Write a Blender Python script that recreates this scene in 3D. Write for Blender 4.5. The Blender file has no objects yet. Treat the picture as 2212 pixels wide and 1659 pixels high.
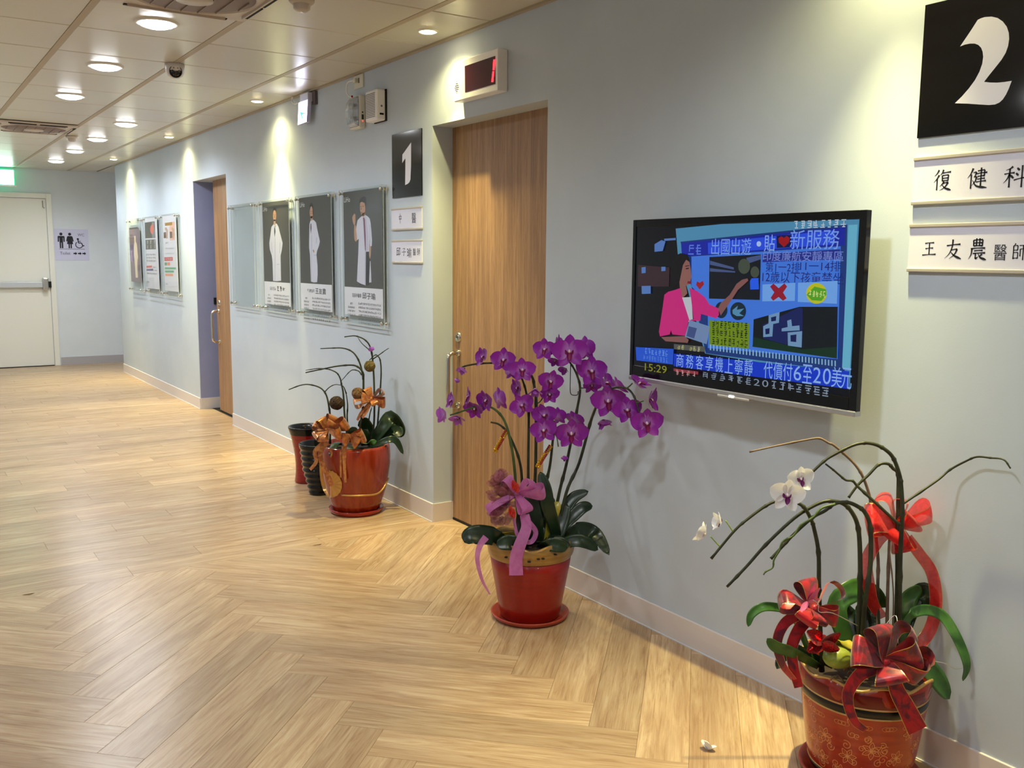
import bpy, math, random
from mathutils import Vector, Matrix

random.seed(7)
SC = bpy.context.scene
COL = SC.collection
PI = math.pi

# ------------------------------------------------------------------ camera
IW, IH, FPX = 2212.0, 1659.0, 2019.436
CAM = Vector((-2.3405, 0.0, 1.38786))
YAW, PITCH, ROLL = math.radians(33.8128), math.radians(7.6226), math.radians(-0.4896)
H = 2.4324                                    # ceiling height
_f = Vector((math.sin(YAW) * math.cos(PITCH), math.cos(YAW) * math.cos(PITCH), -math.sin(PITCH)))
_r = Vector((math.cos(YAW), -math.sin(YAW), 0))
_d = _f.cross(_r)
CR = _r * math.cos(ROLL) + _d * math.sin(ROLL)     # camera right
CD = _d * math.cos(ROLL) - _r * math.sin(ROLL)     # camera down
CU = -CD
CF = _f
CT = -CF                                      # towards the camera
cd = bpy.data.cameras.new('camera')
cd.sensor_fit = 'HORIZONTAL'; cd.sensor_width = 36.0; cd.lens = FPX * 36.0 / IW
cd.clip_start = 0.05; cd.clip_end = 60
cam = bpy.data.objects.new('camera', cd); COL.objects.link(cam)
m = Matrix.Identity(4)
for i in range(3):
    m[i][0], m[i][1], m[i][2], m[i][3] = CR[i], CU[i], -CF[i], CAM[i]
cam.matrix_world = m
SC.camera = cam
SC.view_settings.view_transform = 'Standard'
SC.view_settings.look = 'None'
SC.view_settings.exposure = 0.95
SC.view_settings.gamma = 1.0
SC.view_settings.use_curve_mapping = False

w = bpy.data.worlds.new('world'); SC.world = w; w.use_nodes = True
w.node_tree.nodes['Background'].inputs[0].default_value = (0.8, 0.85, 1.0, 1)
w.node_tree.nodes['Background'].inputs[1].default_value = 0.05

COOL_W, WARM_W = 33.0, 135.0                    # watts of the large downlights / the small wall spots
COOL_C, WARM_C = (0.91, 0.96, 1.0), (1.0, 0.89, 0.40)

# ------------------------------------------------------------------ helpers
def ray(px, py):
    return CF + CR * ((px - IW / 2) / FPX) + CD * ((py - IH / 2) / FPX)
def at(px, py, depth):                        # point seen at a pixel, at a distance along the view axis
    v = ray(px, py); p = CAM + v * depth
    if XCL is not None:                       # keep plants on the room side of the wall
        xm = XCL(px) if callable(XCL) else XCL
        if p.x > xm: p = CAM + v * ((xm - CAM.x) / v.x)
    return p
XCL = None
def onx(px, py, x=0.0):                       # point on a plane parallel to the long wall
    v = ray(px, py); return CAM + v * ((x - CAM.x) / v.x)
def ony(px, py, y):
    v = ray(px, py); return CAM + v * ((y - CAM.y) / v.y)
def depth_of(p): return (Vector(p) - CAM).dot(CF)

def lin(c):
    def f(v):
        v /= 255.0
        return v / 12.92 if v <= 0.04045 else ((v + 0.055) / 1.055) ** 2.4
    return tuple(f(v) for v in c)

MATS = {}
def mat(name, rgb, rough=0.5, metal=0.0, emit=0.0, alpha=1.0, trans=0.0, spec=0.5, coat=0.0, sheen=0.0, sss=0.0, ior=1.45):
    if name in MATS: return MATS[name]
    mt = bpy.data.materials.new(name); mt.use_nodes = True
    b = mt.node_tree.nodes['Principled BSDF']
    c = lin(rgb) + (1,)
    b.inputs['Base Color'].default_value = c
    b.inputs['Roughness'].default_value = rough
    b.inputs['Metallic'].default_value = metal
    b.inputs['Specular IOR Level'].default_value = spec
    b.inputs['Coat Weight'].default_value = coat
    b.inputs['Coat Roughness'].default_value = 0.1
    b.inputs['IOR'].default_value = ior
    b.inputs['Alpha'].default_value = alpha
    b.inputs['Transmission Weight'].default_value = trans
    b.inputs['Sheen Weight'].default_value = sheen
    if sss:
        b.inputs['Subsurface Weight'].default_value = sss
        b.inputs['Subsurface Radius'].default_value = (0.02, 0.01, 0.01)
    if emit:
        b.inputs['Emission Color'].default_value = c
        b.inputs['Emission Strength'].default_value = emit
    MATS[name] = mt
    return mt
def nodes(mt): return mt.node_tree.nodes, mt.node_tree.links, mt.node_tree.nodes['Principled BSDF']
def tex(mt, scale=(1, 1, 1), kind='Object'):
    n, l, b = nodes(mt)
    tc = n.new('ShaderNodeTexCoord'); mp = n.new('ShaderNodeMapping'); mp.inputs['Scale'].default_value = scale
    l.new(tc.outputs[kind], mp.inputs['Vector']); return mp.outputs[0]
def noise(mt, vec, scale, detail=4, rough=0.5, dist=0.0):
    n, l, b = nodes(mt); t = n.new('ShaderNodeTexNoise')
    t.inputs['Scale'].default_value = scale; t.inputs['Detail'].default_value = detail
    t.inputs['Roughness'].default_value = rough; t.inputs['Distortion'].default_value = dist
    l.new(vec, t.inputs['Vector']); return t.outputs['Fac']
def ramp(mt, fac, stops):
    n, l, b = nodes(mt); r = n.new('ShaderNodeValToRGB')
    e = r.color_ramp.elements
    while len(e) < len(stops): e.new(0.5)
    for i, (p, c) in enumerate(stops):
        e[i].position = p; e[i].color = lin(c) + (1,)
    l.new(fac, r.inputs['Fac']); return r.outputs['Color']
def bump(mt, fac, strength=0.1, dist=0.01):
    n, l, b = nodes(mt); bp = n.new('ShaderNodeBump')
    bp.inputs['Strength'].default_value = strength; bp.inputs['Distance'].default_value = dist
    l.new(fac, bp.inputs['Height']); l.new(bp.outputs[0], b.inputs['Normal'])
def mixc(mt, fac, a, b_, mode='MIX'):
    n, l, b = nodes(mt); x = n.new('ShaderNodeMix'); x.data_type = 'RGBA'; x.blend_type = mode
    if hasattr(fac, 'links'): l.new(fac, x.inputs[0])
    else: x.inputs[0].default_value = fac
    for s, v in ((6, a), (7, b_)):
        if hasattr(v, 'links'): l.new(v, x.inputs[s])
        else: x.inputs[s].default_value = lin(v) + (1,)
    return x.outputs[2]
def math_n(mt, op, a, b_=None, c=None):
    n, l, b = nodes(mt); x = n.new('ShaderNodeMath'); x.operation = op
    for s, v in enumerate((a, b_, c)):
        if v is None: continue
        if hasattr(v, 'links'): l.new(v, x.inputs[s])
        else: x.inputs[s].default_value = v
    return x.outputs[0]
def base(mt, col):
    n, l, b = nodes(mt); l.new(col, b.inputs['Base Color'])

ORG = {}
class MB:
    """collects geometry in world coordinates"""
    def __init__(s): s.v = []; s.f = []; s.m = []
    def add(s, vs, fs, mi=0):
        o = len(s.v); s.v += [Vector(v) for v in vs]; s.f += [tuple(i + o for i in f) for f in fs]; s.m += [mi] * len(fs); return s
    def box(s, a, b, mi=0):
        x0, y0, z0 = (min(p, q) for p, q in zip(a, b)); x1, y1, z1 = (max(p, q) for p, q in zip(a, b))
        return s.add([(x0, y0, z0), (x1, y0, z0), (x1, y1, z0), (x0, y1, z0), (x0, y0, z1), (x1, y0, z1), (x1, y1, z1), (x0, y1, z1)],
                     [(0, 3, 2, 1), (4, 5, 6, 7), (0, 1, 5, 4), (1, 2, 6, 5), (2, 3, 7, 6), (3, 0, 4, 7)], mi)
    def prism(s, pts, mp, o0, o1, mi=0):      # 2-D outline, mapped, between two offsets
        n = len(pts); vs = [mp(u, v, o0) for u, v in pts] + [mp(u, v, o1) for u, v in pts]
        fs = [tuple(range(n)), tuple(range(2 * n - 1, n - 1, -1))]
        fs += [(i, n + i, n + (i + 1) % n, (i + 1) % n) for i in range(n)]
        return s.add(vs, fs, mi)
    def flat(s, pts, mp, o, mi=0):
        return s.add([mp(u, v, o) for u, v in pts], [tuple(range(len(pts)))], mi)
    def tube(s, pts, rad, seg=8, cap=True, mi=0):
        pts = [Vector(p) for p in pts]; n = len(pts)
        if not hasattr(rad, '__len__'): rad = [rad] * n
        t0 = (pts[1] - pts[0]).normalized()
        up = Vector((0, 0, 1)) if abs(t0.z) < 0.9 else Vector((1, 0, 0))
        a = t0.cross(up).normalized(); vs = []; fs = []
        for i in range(n):
            t = (pts[min(i + 1, n - 1)] - pts[max(i - 1, 0)]).normalized()
            a = (a - t * a.dot(t)).normalized(); b = t.cross(a)
            for k in range(seg):
                q = 2 * PI * k / seg; vs.append(pts[i] + (a * math.cos(q) + b * math.sin(q)) * rad[i])
        for i in range(n - 1):
            for k in range(seg):
                k2 = (k + 1) % seg; fs.append((i * seg + k, i * seg + k2, (i + 1) * seg + k2, (i + 1) * seg + k))
        if cap: fs += [tuple(range(seg - 1, -1, -1)), tuple(range((n - 1) * seg, n * seg))]
        return s.add(vs, fs, mi)
    def lathe(s, prof, c, seg=48, wave=None, axis='z', mi=0, cap=(False, False)):
        c = Vector(c); vs = []; fs = []; n = len(prof)
        for i, (r, z) in enumerate(prof):
            for k in range(seg):
                q = 2 * PI * k / seg; rr, zz = r, z
                if wave: rr, zz = wave(i, q, r, z)
                if axis == 'z': vs.append(c + Vector((rr * math.cos(q), rr * math.sin(q), zz)))
                elif axis == 'x': vs.append(c + Vector((zz, rr * math.cos(q), rr * math.sin(q))))
                else: vs.append(c + Vector((rr * math.cos(q), zz, rr * math.sin(q))))
        for i in range(n - 1):
            for k in range(seg):
                k2 = (k + 1) % seg; fs.append((i * seg + k, i * seg + k2, (i + 1) * seg + k2, (i + 1) * seg + k))
        if cap[0]: fs.append(tuple(range(seg)))
        if cap[1]: fs.append(tuple(range((n - 1) * seg, n * seg)))
        return s.add(vs, fs, mi)
    def strip(s, pts, side, width, cup=0.0, thick=0.0, nseg=4, mi=0, mi_edge=None, edge=0.0):
        """band along a path; side = width direction per point; cup bends the edges; optional coloured edge lines"""
        pts = [Vector(p) for p in pts]; n = len(pts); vs = []; fs = []
        if not hasattr(side, '__len__') or isinstance(side, Vector): side = [side] * n
        if not hasattr(width, '__len__'): width = [width] * n
        us = [-1 + 2 * k / nseg for k in range(nseg + 1)]
        if edge: us = [-1, -1 + edge] + us[1:-1] + [1 - edge, 1]
        k_ = len(us)
        for i in range(n):
            t = (pts[min(i + 1, n - 1)] - pts[max(i - 1, 0)]).normalized()
            sd = side[i]; sd = (sd - t * sd.dot(t)).normalized(); nm = sd.cross(t)
            for u in us:
                vs.append(pts[i] + sd * (u * width[i] / 2) + nm * (cup * width[i] * (u * u)))
        ms = []
        for i in range(n - 1):
            for k in range(k_ - 1):
                fs.append((i * k_ + k, i * k_ + k + 1, (i + 1) * k_ + k + 1, (i + 1) * k_ + k))
                ms.append(mi_edge if (mi_edge is not None and k in (0, k_ - 2)) else mi)
        o = len(s.v); s.v += vs; s.f += [tuple(i + o for i in f) for f in fs]; s.m += ms
        return s
    def sphere(s, c, r, seg=16, rings=10, sc=(1, 1, 1), mi=0, jit=0.0):
        c = Vector(c); vs = [c + Vector((0, 0, r * sc[2]))]; fs = []
        for i in range(1, rings):
            th = PI * i / rings
            for k in range(seg):
                q = 2 * PI * k / seg; j = 1 + random.uniform(-jit, jit)
                vs.append(c + Vector((r * sc[0] * math.sin(th) * math.cos(q), r * sc[1] * math.sin(th) * math.sin(q), r * sc[2] * math.cos(th))) * 1.0 * j if not jit else c + Vector((r * sc[0] * math.sin(th) * math.cos(q), r * sc[1] * math.sin(th) * math.sin(q), r * sc[2] * math.cos(th))) * j)
        vs.append(c - Vector((0, 0, r * sc[2]))); L = len(vs) - 1
        for k in range(seg):
            fs.append((0, 1 + k, 1 + (k + 1) % seg)); fs.append((L, 1 + (rings - 2) * seg + (k + 1) % seg, 1 + (rings - 2) * seg + k))
        for i in range(rings - 2):
            for k in range(seg):
                a = 1 + i * seg + k; b = 1 + i * seg + (k + 1) % seg
                fs.append((a, a + seg, b + seg, b))
        return s.add(vs, fs, mi)
    def mesh(s, name, org=Vector((0, 0, 0))):
        me = bpy.data.meshes.new(name); me.from_pydata([tuple(v - org) for v in s.v], [], s.f); return me
    def build(s, name, mats, parent=None, smooth=False, label=None, solid=0.0, bevel=0.0, sub=0):
        org = ORG.get(parent.name, Vector((0, 0, 0))) if parent else Vector((0, 0, 0))
        me = s.mesh(name, org)
        if not isinstance(mats, (list, tuple)): mats = [mats]
        for mt in mats: me.materials.append(mt)
        for p, i in zip(me.polygons, s.m): p.material_index = i
        if smooth:
            for p in me.polygons: p.use_smooth = True
        me.update()
        o = bpy.data.objects.new(name, me); COL.objects.link(o)
        if parent: o.parent = parent
        ORG[o.name] = org
        if label: o['label'] = label
        if solid:
            md = o.modifiers.new('thickness', 'SOLIDIFY'); md.thickness = solid; md.offset = 0
        if bevel:
            md = o.modifiers.new('bevel', 'BEVEL'); md.width = bevel; md.segments = 2; md.limit_method = 'ANGLE'; md.angle_limit = math.radians(40)
        if sub:
            md = o.modifiers.new('sub', 'SUBSURF'); md.levels = sub; md.render_levels = sub
        return o

def tag(o, label, cat, group=None):
    o['label'] = label; o['category'] = cat
    if group: o['group'] = group
    return o
def thing(name, label, cat, loc, group=None):
    o = bpy.data.objects.new(name, None); o.empty_display_size = 0.05; COL.objects.link(o)
    o.location = loc; ORG[o.name] = Vector(loc)
    return tag(o, label, cat, group)
def struct(o): o['kind'] = 'structure'; return o
def shared(name, me, parent, mtx):            # a child that shares mesh data
    o = bpy.data.objects.new(name, me); COL.objects.link(o)
    if parent: o.parent = parent
    o.matrix_local = mtx; return o

def crom(pts, n=6):                           # Catmull-Rom through points
    pts = [Vector(p) for p in pts]; out = []
    P_ = [pts[0] * 2 - pts[1]] + pts + [pts[-1] * 2 - pts[-2]]
    for i in range(1, len(P_) - 2):
        a, b, c, d = P_[i - 1], P_[i], P_[i + 1], P_[i + 2]
        for k in range(n):
            t = k / n
            out.append(0.5 * ((2 * b) + (c - a) * t + (2 * a - 5 * b + 4 * c - d) * t * t + (3 * b - a - 3 * c + d) * t ** 3))
    out.append(pts[-1]); return out

def Fw(yc, zc):                               # frame on the long wall: u to the right, v up, o out of the wall
    return lambda u, v, o: Vector((-o, yc - u, zc + v))
FAR = 13.0
def Ff(xc, zc):
    return lambda u, v, o: Vector((xc + u, FAR - o, zc + v))
W0 = lambda u, v, o: Vector((-o, u, v))       # u = world y, v = world z
def rect(u0, v0, u1, v1): return [(u0, v0), (u1, v0), (u1, v1), (u0, v1)]
def ell(cx, cy, rx, ry, n=16, a0=0): return [(cx + rx * math.cos(a0 + 2 * PI * k / n), cy + ry * math.sin(a0 + 2 * PI * k / n)) for k in range(n)]

TXT = {}
def glyphs(body):
    if body not in TXT:
        c = bpy.data.curves.new('t', 'FONT'); c.body = body; c.resolution_u = 3
        o = bpy.data.objects.new('t', c); COL.objects.link(o)
        dg = bpy.context.evaluated_depsgraph_get(); dg.update()
        me = bpy.data.meshes.new_from_object(o.evaluated_get(dg))
        vs = [(v.co.x, v.co.y) for v in me.vertices]; fs = [tuple(p.vertices) for p in me.polygons]
        bpy.data.objects.remove(o); bpy.data.curves.remove(c); bpy.data.meshes.remove(me)
        TXT[body] = (vs, fs)
    return TXT[body]
SMC = [0]
def smear(mb, body, mp, o, cu, cv, h, wd, mi=0):       # print too small to read: clusters of short strokes
    n = len(body); wd = wd or h * n; c = wd / n; SMC[0] += 1; rs = random.Random(SMC[0] * 7919)
    for k, chr_ in enumerate(body):
        if chr_ == ' ': continue
        x0 = cu - wd / 2 + k * c + c * 0.1; x1 = x0 + c * 0.8
        for q in range(4):
            yy = cv - h / 2 + h * (0.12 + 0.25 * q); a, b_ = rs.uniform(0, 0.35), rs.uniform(0.65, 1.0)
            if rs.random() < 0.2: continue
            mb.flat(rect(x0 + (x1 - x0) * a, yy - h * 0.055, x0 + (x1 - x0) * b_, yy + h * 0.055), mp, o, mi)
        for q in range(rs.choice((1, 2, 2))):
            xx = x0 + (x1 - x0) * rs.uniform(0.1, 0.9); lo, hi = rs.uniform(-0.45, -0.1), rs.uniform(0.1, 0.45)
            mb.flat(rect(xx - c * 0.06, cv + h * lo, xx + c * 0.06, cv + h * hi), mp, o, mi)
    return mb
def text(mb, body, mp, o, cu, cv, h, wd=None, mi=0):   # text centred at (cu,cv), total height h, optional total width
    if '#' in body: return smear(mb, body, mp, o, cu, cv, h, wd, mi)
    vs, fs = glyphs(body)
    if not vs: return mb
    x0, x1 = min(v[0] for v in vs), max(v[0] for v in vs); y0, y1 = min(v[1] for v in vs), max(v[1] for v in vs)
    sy = h / (y1 - y0); sx = wd / (x1 - x0) if wd else sy
    return mb.add([mp(cu + (x - (x0 + x1) / 2) * sx, cv + (y - (y0 + y1) / 2) * sy, o) for x, y in vs], fs, mi)

# ------------------------------------------------------------------ materials of the setting
def mk_wall(name, a, b_, rough=0.6):
    mt = mat(name, a, rough, spec=0.3)
    v = tex(mt, (1, 1, 1)); f = noise(mt, v, 3.0, 5, 0.6)
    base(mt, ramp(mt, f, [(0.3, a), (0.7, b_)]))
    bump(mt, noise(mt, v, 180, 3, 0.6), 0.08, 0.002); return mt
M_WALL = mk_wall('wall_paint', (192, 203, 214), (198, 209, 220))
M_FARWALL = mk_wall('far_wall_paint', (214, 221, 228), (220, 227, 233))
M_JAMBSHADE = mk_wall('jamb_cool_shade', (146, 152, 188), (152, 158, 194))  # same wall paint in cool shade, the blue tint put into the colour
M_BASE = mat('skirting_vinyl', (222, 213, 208), 0.45)
M_CAULK = mat('caulk', (214, 216, 220), 0.5)
M_TBAR = mat('ceiling_bar', (176, 162, 138), 0.5)
M_SLAB = mat('ceiling_void', (120, 106, 86), 0.8)
M_TILE = mat('ceiling_tile', (214, 202, 182), 0.28, spec=0.4)
n_, l_, b_ = nodes(M_TILE)
_v = tex(M_TILE, (1, 3.0, 1)); _g = noise(M_TILE, _v, 14, 3, 0.6, 0.4)
bump(M_TILE, _g, 0.12, 0.006)
oi = n_.new('ShaderNodeObjectInfo')
base(M_TILE, ramp(M_TILE, oi.outputs['Random'], [(0.0, (204, 199, 184)), (1.0, (211, 206, 192))]))

def mk_wood(name, stops, sc, rough, dark, var=0.12, rings=1.0, bumpy=0.05):
    mt = mat(name, stops[1][1], rough)
    n, l, b = nodes(mt)
    tc = n.new('ShaderNodeTexCoord'); oi = n.new('ShaderNodeObjectInfo')
    add = n.new('ShaderNodeVectorMath'); add.operation = 'MULTIPLY_ADD'
    cmb = n.new('ShaderNodeCombineXYZ'); 
    for k in range(3): l.new(oi.outputs['Random'], cmb.inputs[k])
    add.inputs[1].default_value = (37.0, 19.0, 5.0)
    l.new(cmb.outputs[0], add.inputs[0]); l.new(tc.outputs['Object'], add.inputs[2])
    mp = n.new('ShaderNodeMapping'); mp.inputs['Scale'].default_value = sc; l.new(add.outputs[0], mp.inputs['Vector'])
    g1 = noise(mt, mp.outputs[0], 3.0, 6, 0.62, 1.2 * rings)
    mp2 = n.new('ShaderNodeMapping'); mp2.inputs['Scale'].default_value = (sc[0] * 1.5, sc[1] * 5, sc[2] * 5); l.new(add.outputs[0], mp2.inputs['Vector'])
    g2 = noise(mt, mp2.outputs[0], 4.0, 4, 0.6, 0.3)
    mp3 = n.new('ShaderNodeMapping'); mp3.inputs['Scale'].default_value = (sc[0] * 0.6, sc[1] * 0.5, sc[2] * 0.5); l.new(add.outputs[0], mp3.inputs['Vector'])
    g3 = noise(mt, mp3.outputs[0], 2.0, 2, 0.5, 0.8)
    f = math_n(mt, 'ADD', math_n(mt, 'MULTIPLY', g1, 0.62), math_n(mt, 'MULTIPLY', g2, 0.38))
    c = ramp(mt, f, stops)
    fac = math_n(mt, 'MULTIPLY', ramp(mt, g3, [(0.45, (0, 0, 0)), (0.75, (255, 255, 255))]), 0.45)
    c = mixc(mt, fac, c, dark)
    hv = n.new('ShaderNodeHueSaturation'); hv.inputs['Saturation'].default_value = 1.0
    val = math_n(mt, 'MULTIPLY_ADD', oi.outputs['Random'], var * 2, 1.0 - var)
    l.new(val, hv.inputs['Value']); l.new(c, hv.inputs['Color'])
    base(mt, hv.outputs['Color']); bump(mt, f, bumpy, 0.002)
    return mt
M_FLOOR = mk_wood('oak_plank', [(0.30, (146, 112, 80)), (0.48, (184, 154, 118)), (0.70, (208, 184, 150))], (1.1, 11, 11), 0.27, (140, 104, 74), 0.13, 1.3)
M_SUB = mat('plank_joint', (140, 110, 80), 0.7)
M_DOOR = mk_wood('door_veneer', [(0.30, (116, 84, 56)), (0.50, (160, 122, 86)), (0.70, (184, 148, 108))], (22, 22, 0.8), 0.42, (112, 80, 54), 0.0, 0.5, 0.03)
M_STEEL = mat('brushed_steel', (196, 194, 188), 0.25, 1.0)
M_CHROME = mat('chrome', (210, 205, 195), 0.12, 1.0)
M_DARK = mat('dark_gap', (22, 20, 18), 0.8)
M_BLACK = mat('black_gloss', (10, 10, 11), 0.08, coat=0.4)
M_WHITE = mat('white_plastic', (242, 240, 238), 0.35)
M_CREAM = mat('cream_plastic', (222, 220, 204), 0.4)
M_INK = mat('black_ink', (14, 14, 16), 0.5)

# ------------------------------------------------------------------ setting
YB, YC, YL = -2.6, 11.9, 13.0                 # back wall, corner, far wall
D1, D2, DH = (3.245, 4.232), (7.65, 8.615), 2.045
XL = -4.4
wb = MB()
for y0, y1, z0 in ((YB, D1[0], 0), (D1[0], D1[1], DH), (D1[1], D2[0], 0), (D2[0], D2[1], DH), (D2[1], YC, 0)):
    wb.box((0, y0, z0), (0.30, y1, H + 0.06))
wall_r = struct(wb.build('wall_right', M_WALL))
jb = MB().box((0.004, D2[1] - 0.004, 0.1), (0.30, D2[1] + 0.002, DH))
jb.build('jamb_tint', M_JAMBSHADE, wall_r, label='open doorway jamb in wall paint, its cool shade painted in as blue grey')
MB().box((0.004, D2[1] - 0.010, 0.0), (0.30, D2[1] + 0.002, 0.1)).build('jamb_skirting', M_BASE, wall_r)
struct(MB().box((-1.9 - 2.5, FAR, 0), (3.2, FAR + 0.2, H + 0.06)).build('wall_far', M_FARWALL))
struct(MB().box((3.0, YC, 0), (3.2, FAR, H + 0.06)).build('wall_end', M_FARWALL))
struct(MB().box((0.30, YC - 0.3, 0), (3.2, YC, H + 0.06)).build('wall_corridor', M_WALL))
struct(MB().box((XL - 0.2, YB - 0.2, 0), (0.3, YB, H + 0.06)).build('wall_back', M_WALL))
struct(MB().box((XL - 0.2, YB, 0), (XL, 5.6, H + 0.06)).build('wall_left', M_WALL))
struct(MB().box((XL - 0.2, 5.6, 0), (-2.75, 5.8, H + 0.06)).box((-2.95, 5.8, 0), (-2.75, FAR, H + 0.06)).build('wall_left', M_WALL))
for y0, y1 in ((YB, D1[0]), (D1[1], D2[0]), (D2[1], YC)):
    b_o = struct(MB().box((-0.007, y0, 0), (0.002, y1, 0.1)).build('baseboard_right', M_BASE, bevel=0.002))
    MB().box((-0.011, y0, 0), (-0.006, y1, 0.004)).build('caulk_line', M_CAULK, b_o)
b_o = struct(MB().box((0.0, D1[1] - 0.007, 0), (0.117, D1[1] + 0.001, 0.1)).build('baseboard_right', M_BASE))
struct(MB().box((-0.53, FAR - 0.008, 0), (3.0, FAR + 0.001, 0.1)).build('baseboard_far', mat('skirting_grey', (176, 172, 176), 0.45)))

# floor: sub-floor slab, then every plank a part
floor = struct(MB().box((XL - 0.2, YB - 0.2, -0.08), (3.2, FAR + 0.2, -0.0035)).build('floor', M_FLOOR if False else M_SUB))
PW, PL = 0.1485, 0.891
YH = 4.19
def clip(poly, a, b_, c):                      # keep a*x+b*y<=c
    out = []
    for i in range(len(poly)):
        p, q = poly[i], poly[(i + 1) % len(poly)]
        dp, dq = a * p[0] + b_ * p[1] - c, a * q[0] + b_ * q[1] - c
        if dp <= 0: out.append(p)
        if (dp < 0 < dq) or (dq < 0 < dp):
            t = dp / (dp - dq); out.append((p[0] + (q[0] - p[0]) * t, p[1] + (q[1] - p[1]) * t))
    return out
def plank_mesh(poly):                          # local outline -> thin prism
    n = len(poly); T = 0.0035; e = 0.0004
    cx = sum(p[0] for p in poly) / n; cy = sum(p[1] for p in poly) / n
    def ins(p, k):
        dx, dy = p[0] - cx, p[1] - cy; d = math.hypot(dx, dy) or 1
        return (p[0] - (k if dx > 0 else -k) * min(1, abs(dx) / 0.02), p[1] - (k if dy > 0 else -k) * min(1, abs(dy) / 0.02))
    top = [ins(p, 2 * e) for p in poly]; mid = [ins(p, e) for p in poly]
    vs = [(x, y, -T) for x, y in mid] + [(x, y, -e) for x, y in mid] + [(x, y, 0) for x, y in top]
    fs = [tuple(range(2 * n, 3 * n))]
    for s in (0, n):
        fs += [(s + i, s + (i + 1) % n, s + n + (i + 1) % n, s + n + i) for i in range(n)]
    me = bpy.data.meshes.new('plank'); me.from_pydata(vs, [], fs); me.materials.append(M_FLOOR); me.update(); return me
full = [(0, 0), (PL, 0), (PL, PW), (0, PW)]
FULL = plank_mesh(full)
def put_plank(org, ang, ylo, yhi, xhi, xlo):
    ca, sa = math.cos(ang), math.sin(ang)
    wpts = [(org[0] + ca * x - sa * y, org[1] + sa * x + ca * y) for x, y in full]
    if max(p[1] for p in wpts) < ylo or min(p[1] for p in wpts) > yhi or min(p[0] for p in wpts) > xhi or max(p[0] for p in wpts) < xlo: return
    poly = list(full)
    poly = clip(poly, sa, ca, yhi - org[1]); poly = clip(poly, -sa, -ca, -(ylo - org[1])) if poly else poly
    poly = clip(poly, ca, -sa, xhi - org[0]) if poly else poly
    if len(poly) < 3: return
    ar = abs(sum(poly[i][0] * poly[(i + 1) % len(poly)][1] - poly[(i + 1) % len(poly)][0] * poly[i][1] for i in range(len(poly)))) / 2
    if ar < 0.0015: return
    me = FULL if len(poly) == 4 and abs(ar - PL * PW) < 1e-6 else plank_mesh(poly)
    shared('plank', me, floor, Matrix.Translation((org[0], org[1], 0)) @ Matrix.Rotation(ang, 4, 'Z'))
r2 = math.sqrt(0.5); X0, Y0 = -1.825, 3.64
for c in range(-1, 3):
    for k in range(-42, 14):
        u, v = k * PW + c * PL, k * PW - c * PL            # plank running away from the camera to the right
        put_plank((X0 + (u - v) * r2, Y0 + (u + v) * r2), PI / 4, 0.6, YH, 0.12, -2.9)
        u2, v2 = k * PW + PL + c * PL, k * PW + PW - PL - c * PL   # plank running back to the left
        # its long side runs along +v: rotate 135 degrees, origin at its lower right corner
        ou, ov = u2 + PW, v2
        put_plank((X0 + (ou - ov) * r2, Y0 + (ou + ov) * r2), 3 * PI / 4, 0.6, YH, 0.12, -2.9)
row = 0; y = YH
far_mb = MB()
while y < FAR - 0.01:
    off = (row * 0.37 + random.uniform(-0.1, 0.1)) % PL
    k = 0
    while True:
        x1 = 0.30 - k * PL + off; x0 = x1 - PL
        if x1 < -2.75: break
        if y < 9.6: 
            if x0 < 0.30: put_plank((x0, y), 0.0, YH, FAR, 0.30, -2.7)
        else:
            xx1 = min(x1, 3.0 if k == 0 else x1)
            if k == 0: xx1 = 3.0
            far_mb.box((x0 + 0.0007, y + 0.0007, -0.0035), (xx1 - 0.0007, min(y + PW, FAR) - 0.0007, 0))
        k += 1
    y += PW; row += 1
fo = far_mb.build('plank_field', M_FLOOR, floor, label='distant oak planks at the end of the corridor'); fo['kind'] = 'stuff'
# boards outside the pictured area
MB().box((XL, YB, -0.0035), (-2.9, 5.6, -0.0008)).box((-2.9, YB, -0.0035), (0.0, 0.6, -0.0008)).build('plank_field', M_FLOOR, floor)['kind'] = 'stuff'

# ceiling: slab, runners, tiles
ceil = struct(MB().box((XL - 0.2, YB - 0.2, H + 0.014), (3.2, FAR + 0.2, H + 0.08)).build('ceiling', M_SLAB))
XG, YG0, PIT = [-0.3337 - 0.6 * i for i in range(0, 7)], 4.2538, 0.597
for i, x in enumerate(XG[:5]):
    MB().box((x - 0.0145, YB, H), (x + 0.0145, FAR, H + 0.012)).build('runner', M_TBAR, ceil)
trim = struct(MB().box((-0.022, YB, H - 0.007), (0.0, YC, H + 0.006)).build('trim_1', M_TBAR))
TILES = {}
def tile_mesh(wd, ln):
    key = (round(wd, 3), round(ln, 3))
    if key not in TILES:
        e = 0.004; x, y = wd / 2, ln / 2
        vs = [(-x, -y, 0.008), (x, -y, 0.008), (x, y, 0.008), (-x, y, 0.008), (-x, -y, 0.004), (x, -y, 0.004), (x, y, 0.004), (-x, y, 0.004),
              (-x + e, -y + e, 0.001), (x - e, -y + e, 0.001), (x - e, y - e, 0.001), (-x + e, y - e, 0.001)]
        fs = [(11, 10, 9, 8)] + [(a + i, a + (i + 1) % 4, a + 4 + (i + 1) % 4, a + 4 + i) for a in (0, 4) for i in range(4)]
        me = bpy.data.meshes.new('ceiling_tile'); me.from_pydata(vs, [], fs); me.materials.append(M_TILE); me.update(); TILES[key] = me
    return TILES[key]
AC_CELLS = {(1, -1), (1, 7)}
edges = [0.0] + XG[:5]
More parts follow.
